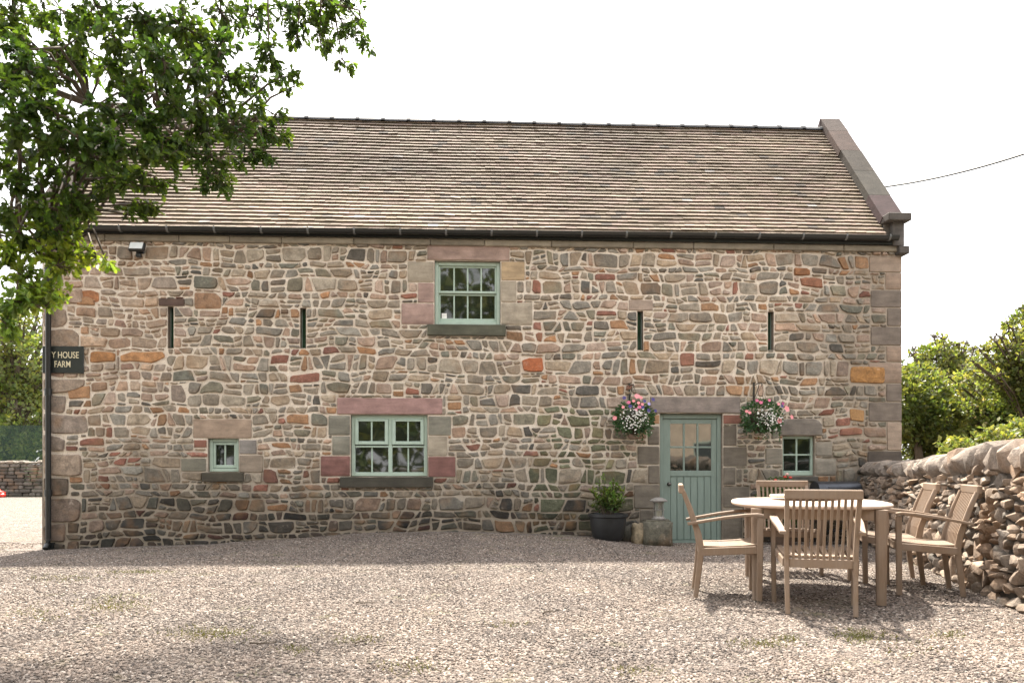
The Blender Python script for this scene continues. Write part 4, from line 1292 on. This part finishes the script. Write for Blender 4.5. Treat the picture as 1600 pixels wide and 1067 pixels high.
def build_table():
    p = XD(2.63, 6.83); a = radians(-14.5)-YAW
    t = thing('garden_table', 'oval weathered wooden garden table in the middle of the chairs', 'garden table', (p.x, p.y, ground(p.x, p.y)), a)
    z1, z0 = .785, .752
    hw, hl = .655, .80
    N = 72
    def outline(k, ins, z):
        q = 2*pi*k/N; e = 2/2.7
        return ((hw-ins)*math.copysign(abs(cos(q))**e, cos(q)), (hl-ins)*math.copysign(abs(sin(q))**e, sin(q)), z)
    m = MB(); vs = []; fs = []
    for (ins, z) in ((.02, z0), (.004, z0+.006), (0, (z0+z1)/2), (.003, z1-.006), (.012, z1)):
        vs += [outline(k, ins, z) for k in range(N)]
    for r in range(4):
        for k in range(N): fs.append((r*N+k, r*N+(k+1) % N, (r+1)*N+(k+1) % N, (r+1)*N+k))
    fs.append(tuple(range(N-1, -1, -1))); fs.append(tuple(4*N+k for k in range(N)))
    m.add(vs, fs); m.build('table_top', M_TOP, t, smooth=True, angle=50)
    for (x, y) in ((-.47, -.66), (.47, -.66), (-.47, .66), (.47, .66)):
        b = MB(); b.sweep([(x, y, 0), (x, y, .3), (x, y, .75)], [.068, .075, .088], [.068, .075, .088], (1, 0, 0)); b.build('leg', M_WOOD, t)
    for (A_, B_) in (((-.42, -.675), (.42, -.65)), ((-.42, .65), (.42, .675)), ((-.485, -.61), (-.46, .61)), ((.46, -.61), (.485, .61))):
        b = MB(); b.box((A_[0], A_[1], .665), (B_[0], B_[1], .751), bev=.004); b.build('apron', M_WOOD, t)
    l = thing('lazy_susan', 'round wooden turntable lying on the garden table', 'serving board', (0, 0, 0))
    q = XD(2.70, 7.12); l.location = (q.x, q.y, t.location.z+z1)
    b = MB(); b.lathe([(0, 0), (.12, 0), (.12, .022), (0, .022)], n=24); b.build('base', M_WOOD, l)
    b = MB(); b.lathe([(0, .022), (.29, .022), (.30, .032), (.295, .045), (0, .047)], n=48); b.build('plate', M_TOP, l, smooth=True, angle=40)
build_table()

# ------------------------------------------------------------------ dry stone wall
M_DRY = m_stone('dry_wall_stone', .6, 1.3, .02, False)
def dry_wall():
    A_ = XD(3.72, 4.2); B_ = XD(5.76, 12.28)
    d = (B_-A_); L = d.length; d.normalize(); side = Vector((-d.y, d.x, 0))    # towards the yard
    if side.x > 0: side = -side
    t = thing('dry_stone_wall', 'rough dry stone wall running along the right of the yard', 'stone wall', (0, 0, 0))
    thick = .27
    def top(s):     # height of the wall body
        D_ = lerp(4.2, 12.28, s/L); return lerp(1.10, .985, sstep(6.5, 9.0, D_))+noise.noise(Vector((s*1.2, 0, 3)))*.03
    rs = random.Random(5)
    core = MB(); vs = []; fs = []
    n = 30
    for i in range(n+1):
        s = L*i/n; c = A_+d*s
        for (o, z) in ((thick-.04, -.1), (thick-.09, top(s)-.05), (-thick+.09, top(s)-.05), (-thick+.04, -.1)):
            vs.append((c.x+side.x*o, c.y+side.y*o, z))
    for i in range(n):
        for k in range(3): fs.append((i*4+k, i*4+k+1, (i+1)*4+k+1, (i+1)*4+k))
    fs += [(3, 2, 1, 0), tuple(n*4+k for k in range(4))]
    core.add(vs, fs); core.build('core', m_plain('dark_core', (.045, .038, .03), .95), t)  # dark colour stands in for the shade in gaps between stones
    yaw = atan2(d.y, d.x)
    for sgn, nm in ((1, 'face_stones'), (-1, 'rear_face_stones')):
        m = MB()
        z = -.04
        while True:
            h = rs.uniform(.06, .14)
            if z > 1.12: break
            s = rs.uniform(-.1, .1)
            while s < L:
                big = rs.random()
                wd = rs.uniform(.07, .15) if big < .6 else rs.uniform(.14, .27)
                hh = h*rs.uniform(.7, 1.25)
                if big > .9: hh *= 1.7
                zz = z+h/2+rs.uniform(-.025, .025)
                if zz+hh/2 < top(s+wd/2)+.03:
                    o = thick-.07-.07*zz+rs.uniform(-.03, .02)
                    c = A_+d*(s+wd/2)+side*o*sgn
                    k = rs.uniform(.55, 1.25); cc = rs.choice([(.27, .21, .16), (.24, .195, .155), (.30, .225, .165), (.20, .17, .14), (.32, .24, .18)])
                    M = Matrix.Translation((c.x, c.y, zz)) @ Matrix.Rotation(yaw+rs.uniform(-.3, .3), 4, 'Z') @ Matrix.Rotation(rs.uniform(-.3, .3), 4, 'Y')
                    hull_rock(m, (wd*.56, .12, hh*.58), rs, tuple(q*k for q in cc), M)
                s += wd*1.0
            z += h*.88
        m.build(nm, M_DRY, t, smooth=True, angle=28)
    # coping: big stones set on edge leaning along the wall
    m = MB(); s = 0
    while s < L:
        D_ = lerp(4.2, 12.28, s/L)
        wd = rs.uniform(.10, .19) if D_ > 7.6 else rs.uniform(.16, .30); c = A_+d*(s+wd/2)
        hgt = (.17 if D_ > 8.6 else .21)*rs.uniform(.85, 1.15)
        M = Matrix.Translation((c.x, c.y, top(s)+hgt*.36)) @ Matrix.Rotation(yaw+rs.uniform(-.2, .2), 4, 'Z') @ Matrix.Rotation(rs.uniform(.2, .75), 4, 'Y')
        k = rs.uniform(.6, 1.15)
        hull_rock(m, (wd*.58, .275*rs.uniform(.9, 1.1), hgt*.80), rs, (.235*k, .195*k, .16*k), M, 34, .35)
        s += wd*.93
    m.build('coping_stones', M_DRY, t, smooth=True, angle=32)
dry_wall()

def far_wall():
    t = thing('field_wall', 'low stone field wall beyond the left end of the barn', 'stone wall', (0, 0, 0))
    rs = random.Random(8); m = MB()
    y0 = P(30, 750, 27.5).y
    for r in range(9):
        x = -24+rs.uniform(0, .3)
        while x < -5:
            wd = rs.uniform(.18, .5); k = rs.uniform(.4, 1.1)
            m.box((x+.012, y0+rs.uniform(-.03, .03), r*.13), (x+wd-.012, y0+.4, r*.13+.12), 0, (.15*k, .13*k, .11*k), bev=.025); x += wd
    x = -24
    while x < -5:
        wd = rs.uniform(.14, .3); k = rs.uniform(.7, 1.2)
        m.box((x, y0-.04, 1.17), (x+wd-.02, y0+.42, 1.27+rs.uniform(-.03, .04)), 0, (.34*k, .3*k, .25*k), bev=.04); x += wd
    m.build('stones', M_DRY, t)
    # green mesh screen behind
    g = NG('green_netting')
    tr = g.node('ShaderNodeBsdfTransparent'); mx = g.node('ShaderNodeMixShader'); mx.inputs[0].default_value = .4
    g.col((.03, .06, .04)); g.rough(.8)
    g.link(tr.outputs[0], mx.inputs[1]); g.link(g.b.outputs[0], mx.inputs[2]); g.link(mx.outputs[0], g.out.inputs[0])
    t2 = thing('mesh_fence', 'green netting fence standing behind the field wall', 'fence', (0, 0, 0))
    b = MB(); b.box((-24, y0+1.0, 0.1), (-5, y0+1.01, 2.6)); b.build('netting', g.mat, t2)
    for i in range(7):
        x = -24+i*3.1; b = MB(); b.tube([(x, y0+1.05, 0), (x, y0+1.05, 2.65)], .03, 8); b.build('post', M_BLACK, t2)
    rs = random.Random(2)
    q = P(3, 768, 26.8); m = MB()
    rock(m, (0, 0, .18), (.42, .25, .24), 5, None, 3, .3); rock(m, (.3, -.1, .08), (.2, .18, .12), 8, None, 2, .3)
    o = m.build('plastic_sack', m_plain('red_plastic', (.65, .035, .02), .4, 3, .1), smooth=True); o.location = (q.x-.25, q.y, 0); o.scale = (.85, .85, .75)
    tag(o, 'bright red plastic bundle at the foot of the far field wall', 'plastic bundle')
far_wall()

# ------------------------------------------------------------------ trees
def crown_mesh(m, blobs, n, size, rs, up=.3, colr=(.6, 1.4), bright=None):
    tot = sum(b[1][0]*b[1][1]*b[1][2] for b in blobs)
    for (c, r) in blobs:
        k = max(10, int(n*r[0]*r[1]*r[2]/tot))
        for i in range(k):
            d = rv(rs); q = d.length**.45; d.normalize()
            p = Vector(c)+Vector((d.x*r[0], d.y*r[1], d.z*r[2]))*q
            if noise.noise(p*(1.1/max(.3, r[0]*.6))) < -.22: continue
            kk = rs.uniform(*colr)
            cl = (kk*rs.uniform(.85, 1.25), kk, kk*rs.uniform(.7, 1.1))
            if bright and rs.random() < bright: cl = (4.5, 3.0, 6.0)
            s = size*rs.uniform(.7, 1.3)
            leaf_quad(m, p, rv(rs)+d*.5, rv(rs)+Vector((0, 0, up)), s, s*.62, cl)
def tree(name, label, base, height, blobs, n, size, mat, seed, cat='tree', group=None, colr=(.6, 1.4), bright=None, twigs=0, trunk=.12):
    rs = random.Random(seed)
    t = thing(name, label, cat, base, group=group)
    m = MB(); crown_mesh(m, blobs, n, size, rs, colr=colr, bright=bright); m.build('crown', mat, t)
    b = MB()
    b.tube([(0, 0, -.1), (rs.uniform(-.1, .1), 0, height*.3), (rs.uniform(-.2, .2), rs.uniform(-.2, .2), height*.62)], [trunk, trunk*.8, trunk*.5], 9)
    for (c, r) in blobs:
        if r[0] < .3 and twigs == 0: continue
        c = Vector(c); a = Vector((0, 0, min(height*.5, c.z*.6)))
        b.tube([a, a.lerp(c, .5)+Vector((0, 0, .2)), c], [trunk*.4, trunk*.25, .02], 6)
        for k in range(twigs):
            d = rv(rs).normalized(); d.z = abs(d.z)*1.2
            e = c+Vector((d.x*r[0], d.y*r[1], d.z*r[2]))*rs.uniform(.95, 1.25)
            b.tube([c, c.lerp(e, .6)+rv(rs)*.1, e], [.02, .012, .004], 5)
    b.build('trunk', M_BARK, t)
    return t
def bush_px(name, label, seed, D, spots, n, size, mat, **kw):
    """spots: (u, v, radius in px, depth offset) of the crown's lobes, turned into real sizes at distance D"""
    bu = sum(s[0] for s in spots)/len(spots); b = P(bu, 727, D); base = Vector((b.x, b.y, 0))
    bl = []
    for (u, v, r, dd) in spots:
        c = P(u, v, D+dd); rr = r*(D+dd)/F
        bl.append((tuple(c-base), (rr, rr, rr*.85)))
    h = max(c[0][2]+c[1][2] for c in bl)
    rs = random.Random(seed*7)
    for (u, v, r, dd) in list(spots):
        for k in range(7):
            a = rs.uniform(-.3, pi+.3); q = r*rs.uniform(.95, 1.3); r2 = r*rs.uniform(.14, .3)
            c = P(u+q*cos(a), v-q*sin(a)*.9, D+dd+rs.uniform(-.5, .5)); rr = r2*(D+dd)/F
            bl.append((tuple(c-base), (rr, rr, rr)))
    return tree(name, label, tuple(base), h, bl, n, size, mat, seed, **kw)
GR = 'bushes and trees beyond the dry stone wall'
bush_px('hawthorn_bush', 'dark green bush filling the corner behind the dry stone wall next to the barn', 31, 17, [(1412,640,46,0),(1435,620,42,.5),(1455,660,46,0),(1420,690,44,.6),(1470,700,40,.3),(1405,600,34,.5)], 14000, .11, M_HEDGE, cat='bush', group=GR, colr=(.45, 1.05))
bush_px('hawthorn_tree', 'twiggy topped olive green tree behind the dark bush', 32, 22, [(1440,600,38,0),(1470,580,38,.8),(1505,600,40,0),(1470,640,46,.5),(1462,562,30,.3),(1535,620,40,.5),(1500,562,24,.4),(1540,590,30,.6)], 16000, .12, M_HEDGE, group=GR, colr=(.6, 1.25), twigs=16)
bush_px('hawthorn_tree', 'broad olive hawthorn with pale blossom above the wall coping', 33, 18, [(1530,615,48,0),(1572,600,46,.5),(1545,670,52,0),(1500,670,46,.4),(1600,650,56,0),(1650,620,60,.4),(1590,690,56,.3),(1520,645,50,.6)], 26000, .11, M_HEDGE, group=GR, colr=(.7, 1.4), bright=.03, twigs=4)
bush_px('ash_tree', 'taller tree leaning in at the right edge of the photo', 34, 15, [(1590,540,30,0),(1610,515,34,.4),(1585,575,36,0),(1562,556,26,0),(1540,580,20,.3),(1612,600,44,0),(1640,570,44,.2),(1600,560,30,.2),(1670,560,70,.5),(1660,480,50,.6),(1612,600,44,0),(1640,570,44,.2),(1600,560,30,.2)], 20000, .10, M_HEDGE, group=GR, colr=(.55, 1.1), twigs=3, trunk=.03)
bush_px('elder_bush', 'bright green low bush just over the wall with white flower heads', 35, 12.5, [(1560,700,34,0),(1600,690,40,.3),(1640,690,45,0),(1500,708,26,0)], 6500, .09, M_HEDGE, cat='bush', group=GR, colr=(.65, 1.25), bright=.02)
GL = 'trees beyond the field wall on the left'
bush_px('beech_tree', 'tall pale green tree beyond the field wall left of the barn', 36, 34, [(20,640,60,0),(60,620,55,1),(-20,600,60,0),(40,560,50,.6),(80,560,50,0),(0,520,50,0),(60,500,45,1),(-50,660,60,0),(10,700,40,-1),(60,700,36,-1),(-40,700,40,-1),(90,690,40,-.5),(35,675,40,-1)], 20000, .19, M_HEDGE, group=GL, colr=(.7, 1.4), twigs=6, trunk=.3)
bush_px('beech_tree', 'darker tree standing farther back behind the pale green one', 37, 42, [(-60,600,70,0),(10,650,60,0),(110,600,60,0),(-120,540,80,0),(90,660,60,0)], 9000, .22, M_HEDGE, group=GL, colr=(.5, 1.0), trunk=.3)

def woods():      # far-off tree line seen low round the horizon and reflected by the windows
    rs = random.Random(77); m = MB()
    bl = []
    for i in range(76):
        a = radians(rs.uniform(-75, 75)) if i < 22 else radians(lerp(118, 240, ((i-22)//3+rs.random())/18))
        far = rs.uniform(60, 80) if i < 22 else rs.uniform(26, 34)
        c = Vector((sin(a)*far, -11+cos(a)*far, 2.2 if i < 22 else (3, 8, 12.5)[i % 3]+rs.uniform(-1, 1)))
        rr = rs.uniform(3, 4.2) if i < 22 else rs.uniform(3.6, 5)
        bl.append((c, (rr*1.5, rr, rr*(.9 if i < 22 else 1.3))))
    crown_mesh(m, bl, 60000, .8, rs, colr=(.5, 1.1))
    o = m.build('woodland', M_HEDGE); o['kind'] = 'stuff'; o['label'] = 'distant woodland around the farm'; o['category'] = 'woodland'
woods()

def house():
    t = thing('farmhouse', 'pale stone house reflected in the glass panes of the door', 'house', (6.2, -24, 0))
    m = MB(); ws = [(1.2, 1.0), (4.2, 1.0), (1.2, 3.6), (4.2, 3.6)]
    m.box((0, -6, -.1), (7, 0, 5.2)); m.add([(0, 0, 5.2), (7, 0, 5.2), (7, -3, 7.4), (0, -3, 7.4), (0, -6, 5.2), (7, -6, 5.2)], [(0, 1, 2, 3), (3, 2, 5, 4)], 0)
    m.build('wall', m_plain('pale_house_stone', (.55, .45, .34), .9, 3, .3), t)
    r = MB()
    for s_ in (1, -1): r.add([(-.2, -3+3.3*s_, 5.05), (7.2, -3+3.3*s_, 5.05), (7.2, -3, 7.5), (-.2, -3, 7.5)], [(0, 1, 2, 3)])
    r.build('roof', M_RIDGE, t)
    for (x, z) in ws:
        w_ = MB(); w_.box((x, .0, z), (x+1.1, .03, z+1.2)); q = w_.build('window', M_GLASS, t)
        w_ = MB(); border(w_, x, z, x+1.1, z+1.2, .08, .031, .06); w_.build('frame', M_PAINT, q)
house()

# foreground oak
def oak():
    rs = random.Random(99)
    base = XD(-5.6, 3.9); base.z = 0
    t = thing('oak_tree', 'leafy oak overhanging the yard from the upper left', 'tree', tuple(base))
    tmpl = [(0, 0), (.10, .05), (.22, .16), (.32, .12), (.45, .26), (.56, .17), (.70, .30), (.80, .18), (.92, .17), (1, 0)]
    outl = tmpl+[(x, -y) for x, y in reversed(tmpl[1:-1])]
    lf = MB(); br = MB()
    def leaf(p, d, nn, L, c):
        d = d.normalized(); s = d.cross(nn)
        if s.length < 1e-3: s = Vector((1, 0, 0))
        s.normalize(); n = s.cross(d)
        vs = [p+d*(x*L)+s*(y*L*.95)+n*(abs(y)*L*.35-x*x*L*.25) for x, y in outl]
        k = len(tmpl)
        # two halves meeting on the midrib
        up = list(range(0, k)); lo = [0]+list(range(len(outl)-1, k-1, -1))[::1]
        lf.add(vs, [tuple(range(0, k)), tuple([k-1]+list(range(k, len(outl)))+[0])], 0, c)
    # limbs
    hub = Vector((0, 0, 3.6))
    br.tube([(0, 0, -.2), (.05, .1, 1.5), (.0, 0, 3.0), (-.3, .1, 5.0), (-.2, .2, 7.5)], [.36, .29, .26, .17, .07], 12)
    nodes = []
    def limb(pts, r0, r1):
        P_ = []
        n = 14
        for i in range(n+1):
            q = i/n*(len(pts)-1); k = min(int(q), len(pts)-2); f = q-k
            a, b = Vector(pts[k]), Vector(pts[k+1])
            p = a.lerp(b, f)+Vector((noise.noise(Vector((q*2, r0*90, 1))), noise.noise(Vector((q*2, r0*90, 5))), noise.noise(Vector((q*2, r0*90, 9)))))*.10*(1 if i else 0)
            P_.append(p); nodes.append(p.copy())
        br.tube(P_, [lerp(r0, r1, i/n) for i in range(n+1)], 8)
    def loc(u, v, D): return P(u, v, D)-Vector(base)
    limb([(0, 0, 2.9), loc(-260, -60, 4.6), loc(60, -60, 4.4), loc(330, -30, 4.7), loc(520, 5, 5.0)], .08, .008)
    limb([(0, 0, 3.1), loc(-200, -60, 4.4), loc(150, -60, 4.2), loc(430, -70, 4.5)], .10, .02)
    limb([(0, 0, 2.6), loc(-300, 120, 4.4), loc(-40, 100, 4.4), loc(180, 170, 4.4), loc(350, 220, 4.6)], .045, .006)
    limb([(0, 0, 2.4), loc(-250, 330, 4.2), loc(-60, 330, 4.0), loc(90, 380, 4.2)], .03, .005)
    limb([(0, 0, 4.2), (1.2, .6, 5.2), (2.8, 1.0, 5.6), (4.0, 1.2, 5.7)], .13, .03)
    limb([(0, 0, 4.4), (-.6, 1.2, 5.6), (.6, 2.6, 6.2)], .12, .03)
    limb([(0, 0, 4.6), (1.4, -.8, 5.8), (3.0, -1.0, 6.4)], .12, .03)
    def spray(c, rad, nl, size, bright=1.0, drop=.2):
        """a bough end: twigs fanning through an ellipsoid, with leaf rosettes on them"""
        c = Vector(c)
        a = min(nodes, key=lambda q: (q-c).length)
        mid = a.lerp(c, .55)+Vector((rs.uniform(-.1, .1), rs.uniform(-.1, .1), .12))
        br.tube([a, a.lerp(mid, .5)+rv(rs)*.05, mid, c], [.010, .009, .007, .004], 5)
        k = max(2, nl//13)
        for i in range(k):
            d = rv(rs); e = c+Vector((d.x*rad[0], d.y*rad[1], d.z*rad[2]))
            m_ = c.lerp(e, .5)+rv(rs)*.03
            br.tube([c, m_, e], [.004, .003, .0015], 4)
            cnt = nl//k
            for j in range(cnt):
                q = rs.choice([.35, .6, .8, .95, 1.0, 1.0])
                p = c.lerp(m_, q*2) if q < .5 else m_.lerp(e, q*2-1)
                p = p+rv(rs)*.028
                dd = (e-c).normalized()*.6+rv(rs)+Vector((0, 0, -drop))
                kk = rs.choice([.5, .75, 1.0, 1.0, 1.3, 1.7])*rs.uniform(.8, 1.2)*bright
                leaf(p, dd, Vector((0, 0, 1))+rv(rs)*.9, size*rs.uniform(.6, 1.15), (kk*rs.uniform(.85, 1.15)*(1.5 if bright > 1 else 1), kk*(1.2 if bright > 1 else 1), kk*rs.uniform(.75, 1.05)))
    S = [(20,25,45,35,4.2),(95,15,40,22,4.4),(150,10,40,18,4.0),(225,25,45,35,3.9),(290,45,45,42,4.0),(345,20,42,32,4.6),(345,75,38,34,4.2),(395,25,35,28,4.8),(420,75,30,26,4.4),
         (450,20,34,22,4.8),(480,35,32,26,5.0),(505,12,38,16,5.0),(545,8,30,12,5.2),(545,55,32,17,5.2),(572,70,16,10,5.2),(535,92,20,12,5.2),(500,62,24,18,5.0),(465,55,22,18,4.9),
         (400,120,30,24,4.6),(440,120,20,16,4.7),(460,135,14,10,4.8),(355,120,34,28,4.2),(300,110,38,30,3.8),(255,95,38,32,3.6),(350,165,34,24,4.2),(310,160,36,28,3.9),(270,165,26,24,3.7),
         (395,170,26,18,4.5),(430,180,20,12,4.6),(415,205,26,16,4.5),(440,215,14,12,4.6),(370,200,34,24,4.2),(320,205,38,24,4.0),(270,215,40,22,3.8),(225,190,24,22,3.7),
         (395,235,24,16,4.4),(415,250,14,10,4.4),(380,255,12,8,4.4),(330,245,34,22,4.0),(335,270,26,18,4.0),(325,290,18,10,4.0),(345,285,10,10,4.0),(290,240,32,20,3.9),(250,245,36,20,3.7),
         (215,235,34,22,3.6),(180,225,34,20,3.5),(240,275,26,14,3.8),(215,290,34,14,3.8),(215,315,24,9,3.9),(200,335,14,6,3.9),(235,318,12,7,3.9),(175,290,26,16,3.8),
         (150,245,32,18,3.5),(110,235,34,20,3.5),(120,215,22,12,3.4),(40,110,36,28,3.6),(15,140,30,34,3.5),(55,160,32,30,3.4),(45,70,16,12,3.7),(10,80,18,16,3.6),(90,180,22,24,3.4),(60,205,36,22,3.4),
         (20,190,28,26,3.4),(20,225,18,14,3.5),(85,260,20,12,3.6),(25,290,26,16,3.6),(60,285,26,18,3.6),(100,305,34,18,3.7),(70,325,26,14,3.7),(130,320,22,14,3.8),(125,335,16,8,3.8),
         (15,330,20,16,3.6),(30,360,22,14,3.7),(10,400,10,12,3.7),(70,372,24,12,3.8),(130,180,24,12,3.5),(165,110,22,14,3.9),(195,85,20,14,3.9),(180,60,28,18,3.8),(120,60,10,8,4),(205,150,24,16,3.8),(150,165,12,10,3.7)]
    S += [(95,70,24,16,4.3),(75,90,22,14,4.4),(110,95,22,18,4.2),(85,120,26,20,4.2),(130,75,20,16,4.3),(140,40,40,30,4.3),(190,120,36,26,4.2),(130,105,24,30,4.4),(215,130,30,26,4.2),(240,60,36,30,4.4),(300,70,34,28,4.3),(165,215,34,22,4.0),(200,180,34,24,4.0),(250,130,34,28,4.0),(70,20,34,20,4.5),(20,60,26,22,4.2),(45,130,30,24,4.1),(15,260,26,22,4.0),(50,240,30,22,4.0),(90,215,30,18,4.0),(140,280,30,16,4.0),(45,330,26,18,3.9),(10,370,16,18,3.9),(100,345,30,14,3.9),(150,255,34,18,4.0),(180,260,34,16,4.0),(560,30,26,14,5.2),(520,45,24,14,5.1)]
    for (u, v, ru, rv_, D) in S:
        c = loc(u, v, D); k = D/F
        spray(c, (ru*k, max(ru, rv_)*k*1.3, rv_*k), int(ru*rv_*.135)+20, .053)
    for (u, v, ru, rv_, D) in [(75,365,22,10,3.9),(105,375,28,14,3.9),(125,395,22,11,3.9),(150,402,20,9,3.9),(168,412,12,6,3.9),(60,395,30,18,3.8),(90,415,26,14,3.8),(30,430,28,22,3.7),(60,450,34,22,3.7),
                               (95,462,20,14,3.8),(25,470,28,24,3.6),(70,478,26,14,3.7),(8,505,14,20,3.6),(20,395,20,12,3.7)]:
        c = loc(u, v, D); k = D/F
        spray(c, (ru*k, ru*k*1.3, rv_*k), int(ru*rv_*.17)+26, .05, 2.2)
    # the rest of the crown, above and left of the view
    for i in range(60):
        a = rs.uniform(0, 2*pi); r = rs.uniform(.3, 1)**.5*4.6
        z = rs.uniform(3.6, 7.8)
        c = Vector((r*cos(a)+.9, r*sin(a)*.85+.2, z))
        w_ = c+Vector(base)
        rel = w_-CAM; Dd = rel.dot(FW)
        if Dd > .3:
            uu = 800+F*rel.dot(RT)/Dd; vv = HOR-F*rel.z/Dd
            if -120 < uu < 1700 and vv > -140: continue
        if c.x > 4.3: continue
        spray(c, (.6, .6, .4), 95, .10)
    for i in range(46):  # unseen boughs added above the frame to shade the lower left gravel
        D_ = rs.uniform(7.8, 9.9); X_ = rs.uniform(-6.5, -1.4)
        c = CAM+RT*X_+FW*D_+UP*(.606*D_+rs.uniform(.65, 1.0))-Vector(base)
        spray(c, (.65, .6, .35), 70, .11)
    lf.build('leaves', M_OAK, t); br.build('trunk', M_BARK, t, smooth=True)
oak()

# ------------------------------------------------------------------ overhead cables
def cable(name, label, pts, r):
    m = MB(); m.tube(pts, r, 6); o = m.build(name, M_BLACK); tag(o, label, 'cable', 'overhead wires right of the barn'); return o
def sagline(A_, B_, sag, n=24):
    return [A_.lerp(B_, i/n)-Vector((0, 0, sag*4*(i/n)*(1-i/n))) for i in range(n+1)]
cable('overhead_cable', 'thick service cable running from the gable coping up to the right', sagline(P(1376, 293, 15.0), P(1700, 205, 12.0), .12), .019)
cable('overhead_cable', 'thin faint wire crossing low behind the bushes', sagline(P(1440, 620, 21), P(1760, 455, 16), .2), .006)
cable('overhead_cable', 'short faint wire high at the right edge of the photo', sagline(P(1585, 291, 30), P(1760, 268, 26), .1), .007)

# ------------------------------------------------------------------ grass tufts and twigs
def grass():
    rs = random.Random(3); m = MB()
    for (u, v, ru, rv_, n) in [(215,895,45,3,260),(180,945,60,14,420),(330,990,80,12,420),(1345,992,45,10,420),(1190,1005,50,8,160),(1480,990,30,6,90),(100,905,60,8,200),(560,1000,60,10,120),(790,975,40,6,70),(650,1045,60,10,120),(1000,1050,60,10,100),(60,960,60,20,160),(1230,995,20,5,90),(1590,925,12,6,160),(460,1015,30,8,80),(1420,1010,60,20,80),(885,843,30,3,40)]:
        for i in range(n):
            uu = rs.gauss(u, ru*.5); vv = max(848, rs.gauss(v, rv_*.5)); p = G(uu, vv)
            p.z = ground(p.x, p.y)
            h = rs.uniform(.012, .035); d = Vector((rs.uniform(-1, 1), rs.uniform(-1, 1), 1.1)).normalized()*h
            s = Vector((rs.uniform(-1, 1), rs.uniform(-1, 1), 0)).normalized()*.0035
            k = rs.uniform(.7, 1.4)
            m.add([p-s, p+s, p+d*.6+s*.7, p+d+Vector((d.x, d.y, 0))*.4], [(0, 1, 2), (0, 2, 3)], 0, (k*1.3, k, k*.8))
    o = m.build('grass', m_leaf('grass_blade', (.07, .095, .03), (.10, .12, .045), .2)); o['kind'] = 'stuff'; o['label'] = 'thin grass coming up through the gravel'; o['category'] = 'grass'
grass()
def twig(u, v, L, a, label, seed):
    rs = random.Random(seed); p = G(u, v); p.z = ground(p.x, p.y)+.018
    m = MB(); pts = []
    for i in range(6):
        q = i/5-.5; pts.append((q*L*cos(a)+rs.uniform(-.006, .006), q*L*sin(a)+rs.uniform(-.006, .006), rs.uniform(0, .012)))
    m.tube(pts, [.005, .006, .005, .0045, .004, .002], 6); m.tube([pts[2], (pts[2][0]+.04, pts[2][1]+.05, .02)], [.003, .001], 5)
    o = m.build('twig', M_BARK); o.location = p; tag(o, label, 'twig', 'fallen twigs on the gravel')
twig(412, 1010, .16, .1, 'short dark straight twig lying low in the left foreground gravel', 1)
twig(862, 960, .17, .5, 'bent twig lying on sunlit gravel in the middle of the yard', 2)
twig(575, 945, .2, -.3, 'thin pale twig on sunlit gravel below the wide casement window', 3)
twig(565, 1008, .1, .9, 'small twig near the bottom of the yard, right of the dark straight one', 4)
